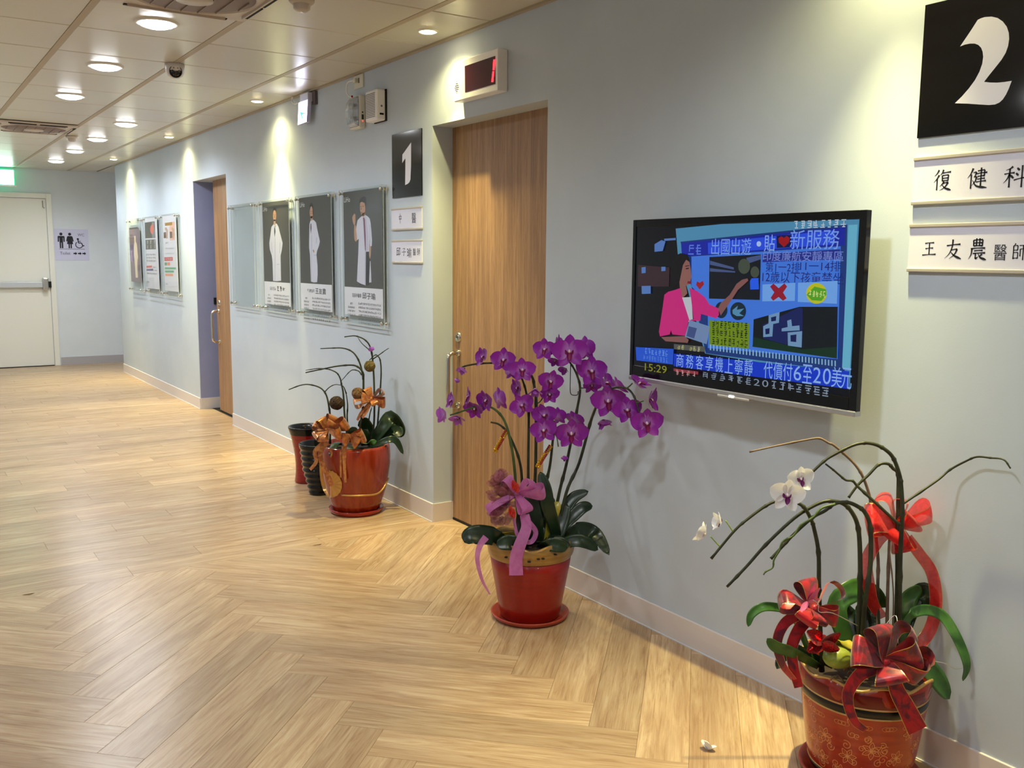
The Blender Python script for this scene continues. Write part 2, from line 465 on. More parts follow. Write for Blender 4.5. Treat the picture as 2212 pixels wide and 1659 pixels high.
for j in range(-6, 15):
    y0 = YG0 + PIT * j; y1 = min(y0 + PIT, FAR)
    if y1 - y0 < 0.1: continue
    for i in range(5):
        if (i - 1, j) in {(c - 0, r) for c, r in AC_CELLS} and False: continue
        if i == 2 and j in (-1, 7): continue      # the two air conditioner panels sit here
        xa, xb = edges[i], edges[i + 1]
        if i == 0: xa = -0.02
        shared('ceiling_tile', tile_mesh(abs(xa - xb) - 0.028 if i else abs(xa - xb) - 0.016, y1 - y0 - 0.008), ceil,
               Matrix.Translation(((xa + xb) / 2 + (0.006 if i == 0 else 0), (y0 + y1) / 2, H)))
MB().box((0.0, YC, H + 0.002), (3.0, FAR, H + 0.010)).box((XL, YB, H + 0.002), (-2.76, FAR, H + 0.010)).box((-2.74, YB, H + 0.002), (-0.02, 0.66, H + 0.010)).build('plain_board', M_TILE, ceil)

# brush-style characters on a 100 x 100 grid (strokes as point lists; kind: h, v, p left-falling, n right-falling, d dot)
KAI = {
 '王': [('h', (22, 82), (78, 86)), ('h', (26, 50), (74, 54)), ('v', (50, 84), (50, 14)), ('h', (8, 11), (92, 16))],
 '友': [('h', (14, 67), (88, 74)), ('p', (47, 97), (44, 62), (30, 28), (6, 4)), ('h', (38, 45), (72, 50)), ('p', (72, 50), (58, 24), (30, 2)), ('n', (36, 38), (58, 18), (96, 2))],
 '農': [('v', (26, 90), (28, 64)), ('h', (26, 90), (74, 92)), ('v', (74, 92), (72, 64)), ('v', (42, 99), (42, 64)), ('v', (58, 99), (58, 64)), ('h', (27, 77), (73, 78)), ('h', (28, 64), (73, 65)),
        ('h', (14, 52), (88, 55)), ('p', (20, 53), (17, 26), (4, 4)), ('h', (32, 42), (76, 44)), ('h', (26, 30), (90, 33)), ('v', (40, 30), (40, 6)), ('p', (40, 6), (48, 11), (56, 17)), ('p', (74, 28), (64, 20), (58, 16)), ('n', (52, 31), (66, 12), (97, 2))],
 '復': [('p', (28, 98), (18, 82), (4, 70)), ('p', (30, 74), (18, 56), (2, 40)), ('v', (20, 56), (20, 2)), ('p', (52, 98), (46, 84), (35, 72)), ('h', (48, 82), (92, 86)), ('v', (46, 70), (48, 44)), ('h', (46, 70), (80, 72)), ('v', (80, 72), (78, 44)), ('h', (47, 57), (79, 58)), ('h', (48, 45), (78, 46)),
        ('p', (58, 42), (50, 32), (35, 18)), ('h', (52, 33), (80, 37)), ('p', (80, 37), (62, 14), (34, 0)), ('n', (46, 28), (66, 10), (97, 0))],
 '健': [('p', (28, 98), (18, 74), (2, 52)), ('v', (20, 70), (20, 2)), ('h', (50, 84), (84, 87)), ('v', (84, 87), (82, 58)), ('h', (42, 71), (96, 75)), ('h', (50, 58), (83, 60)), ('h', (50, 45), (86, 48)), ('h', (44, 32), (92, 36)), ('v', (67, 99), (67, 13)),
        ('h', (30, 76), (44, 80)), ('p', (44, 80), (40, 66), (33, 56)), ('h', (33, 56), (46, 58)), ('p', (46, 58), (40, 36), (22, 14)), ('n', (27, 42), (48, 13), (98, 3))],
 '科': [('p', (40, 95), (28, 86), (10, 80)), ('h', (4, 63), (48, 67)), ('v', (27, 86), (27, 2)), ('p', (27, 62), (18, 42), (2, 22)), ('d', (30, 58), (44, 42)), ('d', (58, 88), (69, 76)), ('d', (54, 65), (65, 53)), ('h', (46, 34), (98, 44)), ('v', (80, 98), (80, 0))],
 '師': [('p', (24, 99), (20, 92), (13, 86)), ('v', (12, 86), (12, 6)), ('h', (12, 84), (38, 86)), ('v', (38, 86), (37, 58)), ('h', (12, 58), (38, 59)), ('h', (12, 44), (40, 45)), ('v', (40, 45), (39, 10)), ('h', (12, 11), (39, 12)),
        ('h', (48, 86), (97, 88)), ('v', (72, 87), (72, 0)), ('v', (54, 66), (54, 22)), ('h', (54, 65), (90, 67)), ('v', (90, 67), (90, 26)), ('p', (91, 25), (86, 27), (81, 32))],
 '中': [('v', (20, 72), (26, 40)), ('h', (20, 71), (80, 74)), ('v', (80, 74), (74, 40)), ('h', (25, 43), (75, 44)), ('v', (50, 98), (50, 0))],
 '子': [('h', (26, 84), (72, 88)), ('p', (72, 88), (62, 74), (50, 64)), ('v', (50, 65), (50, 8)), ('p', (50, 6), (44, 8), (36, 14)), ('h', (6, 44), (94, 49))],
}
def brush(mb, strokes, cy, cz, h, wd, o):
    for st in strokes:
        k, pts = st[0], [Vector((x, y, 0)) for x, y in st[1:]]
        if len(pts) == 2:
            a, b_ = pts; mid = (a + b_) / 2
            if k == 'h': mid.y += 1.2
            pts = [a, mid, b_]
        cr = crom(pts, 6); n = len(cr); L = []; R = []
        for i, p in enumerate(cr):
            t = i / (n - 1)
            if k == 'h': wdt = 4.2 + 3.2 * abs(t - 0.45) * 1.6 + (2.0 if t > 0.9 else 0)
            elif k == 'v': wdt = 8.0 - 1.2 * math.sin(PI * t)
            elif k == 'p': wdt = 8.5 * (1 - t) + 1.4
            elif k == 'n': wdt = 2.5 + 9.5 * (t / 0.8 if t < 0.8 else (1 - t) / 0.2 * 0.9 + 0.1)
            else: wdt = 3 + 7 * math.sin(PI * min(1, t * 0.75 + 0.1))
            d = (cr[min(i + 1, n - 1)] - cr[max(i - 1, 0)]).normalized(); nr = Vector((-d.y, d.x, 0)) * wdt / 2
            L.append(p + nr); R.append(p - nr)
        vs = [Vector((-o, cy - (q.x - 50) / 100 * wd, cz + (q.y - 50) / 100 * h)) for q in L + R]
        mb.add(vs, [(i, i + 1, n + i + 1, n + i) for i in range(n - 1)])

# ------------------------------------------------------------------ doors
def wood_door(name, ylo, yhi, lock, h0, h1, bar_y, lab):
    d = struct(MB().box((0.117, ylo, 0.012), (0.157, yhi, DH + 0.02)).build(name, M_DOOR, bevel=0.002))
    d['label'] = lab
    x = 0.117
    hb = MB()
    path = [(x, bar_y, h1), (x - 0.045, bar_y, h1), (x - 0.062, bar_y, h1 - 0.012), (x - 0.066, bar_y, h1 - 0.035)]
    path += [(x - 0.066, bar_y, h0 + 0.035), (x - 0.062, bar_y, h0 + 0.012), (x - 0.045, bar_y, h0), (x, bar_y, h0)]
    hb.tube(path, 0.0105, 12)
    hb.lathe([(0.0, -0.012), (0.017, -0.012), (0.017, 0.0)], (x, bar_y, h0), 16, axis='x').lathe([(0.0, -0.012), (0.017, -0.012), (0.017, 0.0)], (x, bar_y, h1), 16, axis='x')
    hb.build('handle', M_CHROME, d, True, 'polished steel pull handle')
    lk = MB().lathe([(0.0, -0.006), (0.010, -0.006), (0.011, -0.003), (0.017, -0.003), (0.020, -0.009), (0.025, -0.008), (0.027, 0.0)], (x, lock[0], lock[1]), 24, axis='x')
    lo = lk.build('lock_rosette', M_STEEL, d, True)
    MB().box((x - 0.0075, lock[0] - 0.0015, lock[1] - 0.005), (x - 0.0055, lock[0] + 0.0015, lock[1] + 0.005)).build('keyhole', M_DARK, lo)
    MB().box((0.114, ylo, 0.0), (0.160, yhi, 0.011)).build('floor_guide', M_DARK, d)
    return d
wood_door('door_1', 3.10, 4.236, (4.173, 0.984), 0.628, 0.902, 4.165, 'closed wooden sliding door beside the number 1 sign')
wood_door('door_2', 7.30, 8.415, (8.335, 0.978), 0.635, 0.907, 8.345, 'half open wooden sliding door between the two poster groups')
MB().box((0.148, 8.600, 0.955), (0.176, 8.613, 1.015)).build('strike_plate', M_DARK, wall_r)
MB().box((0.10, D2[0], -0.0002), (0.20, D2[1], 0.0012)).build('threshold', M_DARK, wall_r)

# far fire door
M_FD = mat('fire_door_paint', (234, 233, 224), 0.4)
d3 = struct(MB().box((-1.62, FAR - 0.012, 0.010), (-0.612, FAR + 0.03, 2.072)).build('door_3', M_FD))
d3['label'] = 'cream fire door with push bar at the corridor end'
fr = MB().box((-0.606, FAR - 0.03, 0), (-0.545, FAR + 0.01, 2.14)).box((-1.69, FAR - 0.03, 2.078), (-0.606, FAR + 0.01, 2.14)).box((-1.69, FAR - 0.03, 0), (-1.626, FAR + 0.01, 2.078))
fr.build('door_frame', M_FD, d3, bevel=0.004)
MB().box((-1.5, FAR - 0.07, 0.985), (-0.70, FAR - 0.035, 1.055)).build('push_bar', mat('bar_enamel', (196, 200, 206), 0.3), d3, bevel=0.008, label='pale grey push bar')
MB().box((-0.70, FAR - 0.085, 0.955), (-0.635, FAR - 0.008, 1.105)).build('latch_case', M_STEEL, d3, bevel=0.01, label='steel latch case')
MB().box((-0.632, FAR - 0.05, 0.985), (-0.600, FAR - 0.028, 1.06)).build('strike', M_DARK, d3)
MB().tube([(-0.645, FAR - 0.016, 2.05), (-0.645, FAR - 0.03, 1.97), (-0.628, FAR - 0.03, 1.96)], 0.006, 8).build('hinge_pin', M_STEEL, d3)
MB().box((-1.62, FAR - 0.02, 0.0), (-0.612, FAR, 0.010)).build('bottom_gap', M_DARK, d3)
tm = MB()
M_RED = mat('red_ink', (150, 34, 30), 0.5)
mp3 = Ff(0, 0)
for k, ch in enumerate('安全門'):
    text(tm, ch, mp3, 0.0135, -1.185, 1.79 - k * 0.085, 0.075, 0.075)
tm.build('lettering', M_RED, d3, label='vertical red characters')

# toilet sign
ts = thing('toilet_sign', 'white paper toilet sign with black pictograms on the far wall', 'sign', (-0.33, FAR, 1.32))
xc, zc = -0.335, 1.517; mp = Ff(xc, zc)
M_PAPER = mat('sign_paper', (206, 206, 232), 0.55)
MB().prism(rect(-0.195, -0.195, 0.195, 0.195), mp, 0.001, 0.003).build('sheet', M_PAPER, ts)
ic = MB(); o = 0.004
def man(cx, skirt):
    ic.flat(ell(cx, 0.132, 0.018, 0.018, 14), mp, o)
    if not skirt:
        ic.flat([(cx - 0.034, 0.108), (cx + 0.034, 0.108), (cx + 0.040, 0.098), (cx + 0.040, 0.035), (cx + 0.026, 0.035), (cx + 0.024, 0.085), (cx + 0.020, 0.085), (cx + 0.020, -0.044), (cx + 0.003, -0.044), (cx + 0.003, 0.025), (cx - 0.003, 0.025), (cx - 0.003, -0.044), (cx - 0.020, -0.044), (cx - 0.020, 0.085), (cx - 0.024, 0.085), (cx - 0.026, 0.035), (cx - 0.040, 0.035), (cx - 0.040, 0.098)], mp, o)
    else:
        ic.flat([(cx - 0.024, 0.108), (cx + 0.024, 0.108), (cx + 0.032, 0.098), (cx + 0.044, 0.044), (cx + 0.031, 0.040), (cx + 0.022, 0.080), (cx + 0.036, 0.008), (cx + 0.019, 0.008), (cx + 0.019, -0.044), (cx + 0.004, -0.044), (cx + 0.004, 0.008), (cx - 0.004, 0.008), (cx - 0.004, -0.044), (cx - 0.019, -0.044), (cx - 0.019, 0.008), (cx - 0.036, 0.008), (cx - 0.022, 0.080), (cx - 0.031, 0.040), (cx - 0.044, 0.044), (cx - 0.032, 0.098)], mp, o)
man(-0.120, False); man(-0.020, True)
wc = (0.085, -0.004)
ic.flat(ell(0.072, 0.072, 0.013, 0.013, 12), mp, o)
def stroke2(mb, pts, wd, mp, o, mi=0):
    for a, b_ in zip(pts, pts[1:]):
        dx, dy = b_[0] - a[0], b_[1] - a[1]; L = math.hypot(dx, dy) or 1; nx, ny = -dy / L * wd / 2, dx / L * wd / 2
        mb.flat([(a[0] + nx, a[1] + ny), (a[0] - nx, a[1] - ny), (b_[0] - nx, b_[1] - ny), (b_[0] + nx, b_[1] + ny)], mp, o, mi)
stroke2(ic, [(0.073, 0.060), (0.077, 0.024), (0.112, 0.024), (0.128, -0.014), (0.144, -0.008)], 0.012, mp, o)
stroke2(ic, [(0.077, 0.044), (0.105, 0.044)], 0.008, mp, o)
stroke2(ic, [(0.085 + 0.041 * math.cos(a), 0.002 + 0.041 * math.sin(a)) for a in [math.radians(130 + 14 * k) for k in range(17)]], 0.010, mp, o)
stroke2(ic, [(-0.150, -0.054), (0.150, -0.054)], 0.004, mp, o)
for k in range(3):
    cx = 0.035 + k * 0.052
    ic.flat([(cx - 0.022, -0.100), (cx, -0.100), (cx, -0.088), (cx + 0.022, -0.108), (cx, -0.128), (cx, -0.116), (cx - 0.022, -0.116)], mp, o)
ic.build('pictograms', mat('pictogram_ink', (18, 18, 30), 0.5), ts)
tx = MB(); text(tx, 'WC', mp, o, 0.110, 0.125, 0.034, 0.076); text(tx, 'Toilet', mp, o, -0.082, -0.106, 0.036, 0.118)
tx.build('lettering', mat('grey_ink', (92, 92, 116), 0.5), ts)

# green exit sign at the far end
es = thing('exit_sign', 'glowing white exit sign with green edge below the far ceiling', 'exit sign', (-1.15, FAR - 0.12, 2.20))
M_GLOW = mat('exit_glow', (236, 255, 248), 0.4, emit=2.5)
M_GREEN = mat('exit_green', (30, 190, 130), 0.4, emit=0.9)
ms = MB().box((-1.32, FAR - 0.12, 2.215), (-0.945, FAR - 0.085, 2.40)); ms.build('lightbox', M_GREEN, es, bevel=0.004)
MB().box((-1.315, FAR - 0.1225, 2.222), (-0.955, FAR - 0.1195, 2.392)).build('face', M_GLOW, es)
MB().box((-1.33, FAR - 0.125, 2.196), (-0.93, FAR - 0.08, 2.216)).build('housing', M_WHITE, es, bevel=0.003)
MB().tube([(-1.13, FAR - 0.10, 2.40), (-1.13, FAR - 0.10, H + 0.002)], 0.012, 10).build('hanger', M_WHITE, es)
ga = bpy.data.lights.new('exit_light', 'AREA'); ga.shape = 'RECTANGLE'; ga.size = 0.35; ga.size_y = 0.05; ga.energy = 0.9; ga.color = (0.15, 1.0, 0.6)
go = bpy.data.objects.new('exit_light', ga); COL.objects.link(go); go.location = (0, -0.02, 0.21); go.rotation_euler = (PI + 0.5, 0, 0); go.parent = es

# ------------------------------------------------------------------ lamps
M_LED = mat('led_disc', (250, 252, 255), 0.3, emit=14.0)
M_WARMLED = mat('warm_led', (255, 236, 190), 0.3, emit=22.0)
M_RINGW = mat('lamp_ring', (225, 222, 214), 0.35)
def lamp_obj(root, kind, power, color, size, cone=None, blend=1.0, tilt=(0, 0)):
    L = bpy.data.lights.new('lamp', 'SPOT'); L.energy = power; L.color = color; L.shadow_soft_size = size
    L.spot_size = cone; L.spot_blend = blend
    o = bpy.data.objects.new('lamp', L); COL.objects.link(o); o.parent = root; o.location = (0, 0, -0.03 if kind == 'big' else -0.012)
    o.rotation_euler = (tilt[0], tilt[1], 0)
DL_PROTO = {}
def downlight(x, y, label, group, power=COOL_W):
    t = thing('downlight', label, 'ceiling lamp', (x, y, H), group)
    if 'r' not in DL_PROTO:
        r = MB().lathe([(0.078, -0.001), (0.080, -0.008), (0.094, -0.006), (0.098, 0.002)], (0, 0, 0), 40)
        DL_PROTO['r'] = r.mesh('trim_ring'); DL_PROTO['r'].materials.append(M_RINGW)
        d = MB().lathe([(0.079, -0.004), (0.070, -0.014), (0.045, -0.022), (0.0, -0.026)], (0, 0, 0), 40)
        DL_PROTO['d'] = d.mesh('diffuser'); DL_PROTO['d'].materials.append(M_LED)
        for k in 'rd':
            for p in DL_PROTO[k].polygons: p.use_smooth = True
    shared('trim_ring', DL_PROTO['r'], t, Matrix()); shared('diffuser', DL_PROTO['d'], t, Matrix())
    lamp_obj(t, 'big', power, COOL_C, 0.07, math.radians(165), 0.7)
g = 'large round white downlights'
for y, l in ((4.56, 'largest round white downlight, nearest, beside the round air conditioner grille'), (5.74, 'round white downlight left of the dome camera, second in its row'), (6.92, 'third round white downlight of the left row, nearest the ceiling edge')):
    downlight(-1.236, y, l, g)
for y, l in ((8.10, 'nearest round white downlight of the right far row of four'), (9.30, 'second round white downlight of the far row, beside a smoke detector'), (10.48, 'third round white downlight of the far row of four'), (11.72, 'farthest round white downlight, close to the far wall')):
    downlight(-0.648, y, l, g)
for x, y, pw_ in ((-1.20, 1.60, 36), (-1.236, -0.9, 24), (-2.9, 4.3, 24), (-2.9, 0.2, 20), (-3.8, 3.2, 22), (-3.8, 0.8, 20), (-2.2, 8.1, 28), (-2.2, 10.5, 26), (1.6, 12.45, 24)):
    downlight(x, y, 'round white downlight outside the picture, ' + {-1.2: 'across from the television', -1.236: 'behind the camera', -2.9: 'over the waiting area ' + ('far half' if y > 2 else 'near half'), -3.8: 'along the left wall ' + ('far half' if y > 2 else 'near half'), -2.2: 'left side of the corridor, ' + ('nearer one' if y < 9 else 'farther one'), 1.6: 'in the side corridor round the corner'}[x], 'downlights outside the picture', pw_)
SP = {}
def spot(x, y, label, beam=(0.95, 67, 0.05)):
    t = thing('wall_spotlight', label, 'spotlight', (x, y, H), 'small warm spotlights along the wall')
    if 'r' not in SP:
        r = MB().lathe([(0.036, 0.001), (0.037, -0.006), (0.047, -0.006), (0.050, 0.002)], (0, 0, 0), 32); SP['r'] = r.mesh('trim_ring'); SP['r'].materials.append(M_RINGW)
        d = MB().lathe([(0.0365, -0.002), (0.030, -0.009), (0.0, -0.011)], (0, 0, 0), 32); SP['d'] = d.mesh('lens'); SP['d'].materials.append(M_WARMLED)
        for k in 'rd':
            for p in SP[k].polygons: p.use_smooth = True
    shared('trim_ring', SP['r'], t, Matrix()); shared('lens', SP['d'], t, Matrix())
    lamp_obj(t, 'small', WARM_W * beam[0], WARM_C, 0.02, math.radians(beam[1]), 1.0, (0, beam[2]))
    lamp_obj(t, 'small', WARM_W * 0.12, WARM_C, 0.02, math.radians(140), 0.9)
spot(-0.165, 3.975, 'small warm spotlight above the red number display')
spot(-0.160, 6.38, 'small warm spotlight above the doctor posters')
spot(-0.160, 8.73, 'small warm spotlight above the half open door')
spot(-0.165, 11.10, 'farthest small warm spotlight near the corridor corner')
spot(-0.165, 1.60, 'small warm spotlight above the television, outside the picture', (1.2, 63, 0.14))
spot(-0.165, -0.78, 'small warm spotlight behind the camera, outside the picture')

# ------------------------------------------------------------------ ceiling fittings
M_ACP = mat('ac_panel', (196, 184, 172), 0.4)
M_ACG = mat('ac_grille', (120, 100, 92), 0.5)
M_ACL = mat('ac_louver', (150, 132, 120), 0.45)
def air_con(yc, label):
    xc = -1.2337
    t = thing('air_conditioner', label, 'air conditioner', (xc, yc, H), 'round grille cassette air conditioners')
    a = 0.296; p = MB()
    # square panel with a large round hole: build ring between circle and square
    R = 0.245; n = 64; vs = []; fs = []
    for k in range(n):
        q = 2 * PI * k / n; c_, s_ = math.cos(q), math.sin(q); sq = a / max(abs(c_), abs(s_))
        vs += [(xc + c_ * sq, yc + s_ * sq, H - 0.004), (xc + c_ * sq * 0.985, yc + s_ * sq * 0.985, H - 0.016), (xc + c_ * R, yc + s_ * R, H - 0.024), (xc + c_ * (R - 0.012), yc + s_ * (R - 0.012), H - 0.012)]
    for k in range(n):
        j = (k + 1) % n
        for b_ in range(3): fs.append((k * 4 + b_, k * 4 + b_ + 1, j * 4 + b_ + 1, j * 4 + b_))
    p.add(vs, fs); p.build('panel', M_ACP, t)
    MB().lathe([(R - 0.006, -0.018), (R - 0.03, -0.026), (0.0, -0.030)], (xc, yc, H), 56).build('grille', M_ACG, t, True)
    MB().lathe([(0.075, -0.026), (0.072, -0.036), (0.0, -0.037)], (xc, yc, H), 32).build('hub', M_ACP, t, True)
    for k in range(-3, 4):
        yy = 0.066 * k; hx = math.sqrt(max(0, 0.21 ** 2 - yy * yy))
        MB().box((xc + yy - 0.0012, yc - hx, H - 0.0325), (xc + yy + 0.0012, yc + hx, H - 0.026)).build('grille_rib', M_ACL, t)
    for s in (-1, 1):
        for h in (-1, 1):
            lo = MB().box((xc + s * 0.274 - 0.011, yc + h * 0.112 - 0.100, H - 0.022), (xc + s * 0.274 + 0.011, yc + h * 0.112 + 0.100, H - 0.010)); lo.build('outlet', M_DARK, t)
            lo = MB().box((xc + h * 0.112 - 0.100, yc + s * 0.274 - 0.011, H - 0.022), (xc + h * 0.112 + 0.100, yc + s * 0.274 + 0.011, H - 0.010)); lo.build('outlet', M_DARK, t)
    for s in (-1, 1):
        MB().box((xc + s * 0.258 - 0.004, yc - 0.2, H - 0.030), (xc + s * 0.258 + 0.004, yc + 0.2, H - 0.016)).build('louver', M_ACP, t)
        MB().box((xc - 0.2, yc + s * 0.258 - 0.004, H - 0.030), (xc + 0.2, yc + s * 0.258 + 0.004, H - 0.016)).build('louver', M_ACP, t)
air_con(YG0 - PIT / 2, 'cassette air conditioner with brown round grille at the top picture edge')
air_con(YG0 + PIT * 7.5, 'distant cassette air conditioner with brown round grille left of the far lamps')

cc = thing('dome_camera', 'white dome security camera with black lens on the ceiling bar', 'security camera', (-0.932, 5.46, H))
c0 = Vector((-0.932, 5.46, H))
MB().lathe([(0.0, 0.0), (0.052, 0.0), (0.053, -0.018), (0.050, -0.040), (0.040, -0.062), (0.020, -0.074), (0.0, -0.076)], c0, 32).build('housing', mat('cctv_white', (214, 208, 204), 0.25), cc, True)
dv = (CAM - c0).normalized(); dv = Vector((dv.x + 0.1, dv.y, dv.z + 0.05)).normalized()
lc = c0 + Vector((0, 0, -0.040)) + dv * 0.030
q = dv.to_track_quat('Z', 'Y').to_matrix().to_4x4()
def oriented(prof, seg, origin, rot):
    mb = MB(); mb.lathe(prof, (0, 0, 0), seg); mb.v = [origin + (rot.to_3x3() @ v) for v in mb.v]; return mb
oriented([(0.034, -0.01), (0.034, 0.012), (0.031, 0.016), (0.030, 0.012)], 28, lc, q).build('bezel', mat('cctv_grey', (70, 64, 66), 0.4), cc, True)
oriented([(0.030, 0.010), (0.018, 0.017), (0.0, 0.019)], 28, lc, q).build('lens', M_BLACK, cc, True)
for k in range(6):
    a = 2 * PI * k / 6
    oriented([(0.0045, 0.013), (0.003, 0.019), (0.0, 0.0195)], 10, lc + q.to_3x3() @ Vector((0.021 * math.cos(a), 0.021 * math.sin(a), 0)), q).build('infrared_led', mat('ir_led', (110, 104, 104), 0.2), cc, True)
def smoke(x, y, label):
    t = thing('smoke_detector', label, 'smoke detector', (x, y, H), 'ceiling smoke detectors')
    MB().lathe([(0.0, 0.0), (0.052, 0.0), (0.052, -0.012), (0.044, -0.020), (0.036, -0.022)], (x, y, H), 28).build('base', M_ACP, t, True)
    MB().lathe([(0.036, -0.018), (0.034, -0.040), (0.022, -0.050), (0.0, -0.052)], (x, y, H), 28).build('sensor_cap', mat('smoke_cap', (196, 186, 176), 0.3), t, True)
smoke(-0.87, 9.22, 'small round smoke detector beside the distant air conditioner')
smoke(-0.845, 3.80, 'small round smoke detector cut off by the top picture edge')

# ------------------------------------------------------------------ wall fittings above door 1
nd = thing('number_display', 'white queue number display glowing red above the wooden door', 'display', (0, 3.74, 2.11))
MB().box((-0.052, 3.549, 2.117), (0, 3.930, 2.297)).build('case', M_WHITE, nd, bevel=0.004)
sc_ = [onx(800 + a / 5.53, b_ / 5.53, -0.053) for a, b_ in ((1128, 790), (1490, 668), (1492, 1003), (1132, 1105))]
ws = MB().prism([(p.y, p.z) for p in sc_], W0, 0.048, 0.0535); wo = ws.build('window', mat('display_window', (66, 20, 24), 0.12), nd, label='dark red window')
M_SEG = mat('led_segment', (255, 24, 36), 0.4, emit=4.0)
for seg in (((1470, 712), (1492, 710), (1484, 838), (1462, 838)), ((1460, 852), (1480, 850), (1468, 980), (1446, 980))):
    P4 = [onx(800 + a / 5.53, b_ / 5.53, -0.054) for a, b_ in seg]
    MB().prism([(p.y, p.z) for p in P4], W0, 0.0535, 0.0545).build('digit_segment', M_SEG, wo)
for k, hw in enumerate((0.003, 0.009, 0.016, 0.020, 0.016, 0.009, 0.003)):
    MB().box((-0.0528, 3.902 - hw, 2.152 + k * 0.0085), (-0.0515, 3.902 + hw, 2.1550 + k * 0.0085)).build('speaker_slot', M_DARK, nd)

al = thing('alarm_sounder', 'white louvred alarm box on the wall beside the emergency light', 'alarm', (0, 4.82, 2.13))
MB().box((-0.006, 4.738, 2.128), (0, 4.890, 2.296)).build('back_plate', M_DARK, al)
MB().box((-0.058, 4.744, 2.130), (-0.006, 4.893, 2.294)).build('case', M_WHITE, al, bevel=0.008)
for k in range(15):
    MB().box((-0.0592, 4.768, 2.150 + k * 0.0088), (-0.0575, 4.882, 2.1535 + k * 0.0088)).build('louver_slot', mat('slot_grey', (112, 106, 112), 0.6), al)
MB().lathe([(0.0, -0.0012), (0.0055, -0.001), (0.006, 0.0)], (-0.030, 4.744, 2.205), 14, axis='y').build('screw', mat('screw', (120, 110, 104), 0.4), al)
MB().box((-0.042, 4.7430, 2.158), (-0.018, 4.7442, 2.168)).build('slot', M_DARK, al)

em = thing('emergency_light', 'emergency light with clear ribbed cover mounted below a wall socket', 'emergency light', (0, 5.08, 2.11))
MB().box((-0.038, 5.010, 2.118), (0, 5.150, 2.300)).build('body', M_CREAM, em, bevel=0.008)
M_REFL = mat('reflector', (205, 208, 214), 0.12, 0.9)
M_CLEAR = mat('clear_cover', (235, 240, 245), 0.12, trans=0.9, ior=1.3)
rp = MB().prism([(5.022, 2.130), (5.142, 2.130), (5.142, 2.290), (5.022, 2.290)], W0, 0.036, 0.042); rp.build('reflector', M_REFL, em)
cv = MB(); n = 9
prof = [(0.038, 0.0)] 
vs = []; fs = []
for i in range(n + 1):
    z = 2.128 + (2.292 - 2.128) * i / n; bulge = 0.030 * math.sin(PI * i / n) ** 0.45 + (0.003 if i % 2 else 0)
    vs += [(-0.038, 5.020, z), (-0.038 - bulge, 5.032, z), (-0.040 - bulge * 1.1, 5.082, z), (-0.038 - bulge, 5.132, z), (-0.038, 5.146, z)]
for i in range(n):
    for k in range(4): fs.append((i * 5 + k, i * 5 + k + 1, (i + 1) * 5 + k + 1, (i + 1) * 5 + k))
cv.add(vs, fs).build('cover', M_CLEAR, em, solid=0.002)
for z in (2.175, 2.245):
    MB().sphere((-0.052, 5.082, z), 0.016, 14, 9).build('bulb', M_REFL, em, True)
MB().lathe([(0.0, -0.0015), (0.004, -0.001), (0.0045, 0)], (-0.02, 5.010, 2.205), 12, axis='y').build('test_button', M_DARK, em)
MB().box((-0.026, 5.008, 2.165), (-0.014, 5.0105, 2.192)).build('switch', mat('dark_green', (18, 40, 24), 0.4), em)
MB().lathe([(0.0, -0.002), (0.003, -0.001), (0.0035, 0)], (-0.02, 5.0102, 2.156), 10, axis='y').build('indicator', mat('red_led', (255, 40, 40), 0.4, emit=3.0), em)
sk = thing('wall_socket', 'cream wall socket plate with plug close under the ceiling', 'socket', (0, 5.09, 2.34))
MB().box((-0.008, 5.028, 2.347), (0, 5.150, 2.422)).build('plate', M_CREAM, sk, bevel=0.002)
MB().box((-0.009, 5.075, 2.375), (-0.0075, 5.081, 2.405)).build('slot', M_DARK, sk)
MB().box((-0.030, 5.086, 2.378), (-0.008, 5.116, 2.402)).build('plug', M_CREAM, sk, bevel=0.003)
pc = MB().tube(crom([(-0.028, 5.11, 2.392), (-0.045, 5.15, 2.385), (-0.045, 5.170, 2.355), (-0.04, 5.172, 2.325), (-0.03, 5.150, 2.306), (-0.02, 5.12, 2.298)]), 0.0035, 8)
tag(pc.build('power_cord', M_WHITE, smooth=True), 'short white cord from the wall socket down to the emergency light', 'cord')
MB().sphere((-0.03, 5.128, 2.306), 0.006, 10, 7).build('red_collar', mat('red_plastic', (170, 20, 30), 0.4), em, True)

ex = thing('arrow_sign', 'small glowing white exit sign with green arrow on the long wall', 'exit sign', (0, 5.85, 2.22))
M_GLOW2 = mat('arrow_glow', (226, 226, 255), 0.4, emit=2.2)
fa = [onx(a, b_, -0.055) for a, b_ in ((645.5, 222), (664.5, 215.5), (662, 263), (643.5, 270))]
MB().prism([(p.y, p.z) for p in fa], W0, 0.030, 0.054).build('housing', mat('sign_case', (190, 192, 225), 0.4), ex)
MB().prism([(p.y, p.z) for p in fa], W0, 0.0545, 0.0565).build('face', M_GLOW2, ex)
MB().box((-0.050, fa[1].y + 0.01, fa[1].z - 0.005), (-0.010, fa[0].y - 0.004, 2.415)).build('mount', mat('sign_mount', (196, 198, 214), 0.4), ex, bevel=0.003)
MB().box((-0.020, fa[1].y - 0.03, 2.34), (0, fa[1].y + 0.01, 2.42)).build('transformer', mat('sign_box', (96, 84, 84), 0.5), ex)
ar = [onx(640 + a / 10.055, 150 + b_ / 10.055, -0.0575) for a, b_ in ((85, 930), (110, 925), (135, 940), (185, 938), (185, 955), (140, 965), (122, 985), (140, 1070), (125, 1070), (95, 985))]
MB().flat([(p.y, p.z) for p in ar], W0, 0.0572).build('arrow', mat('arrow_green', (20, 205, 170), 0.4, emit=1.0), ex)
sw = [onx(620 + 0, 0, 0)]
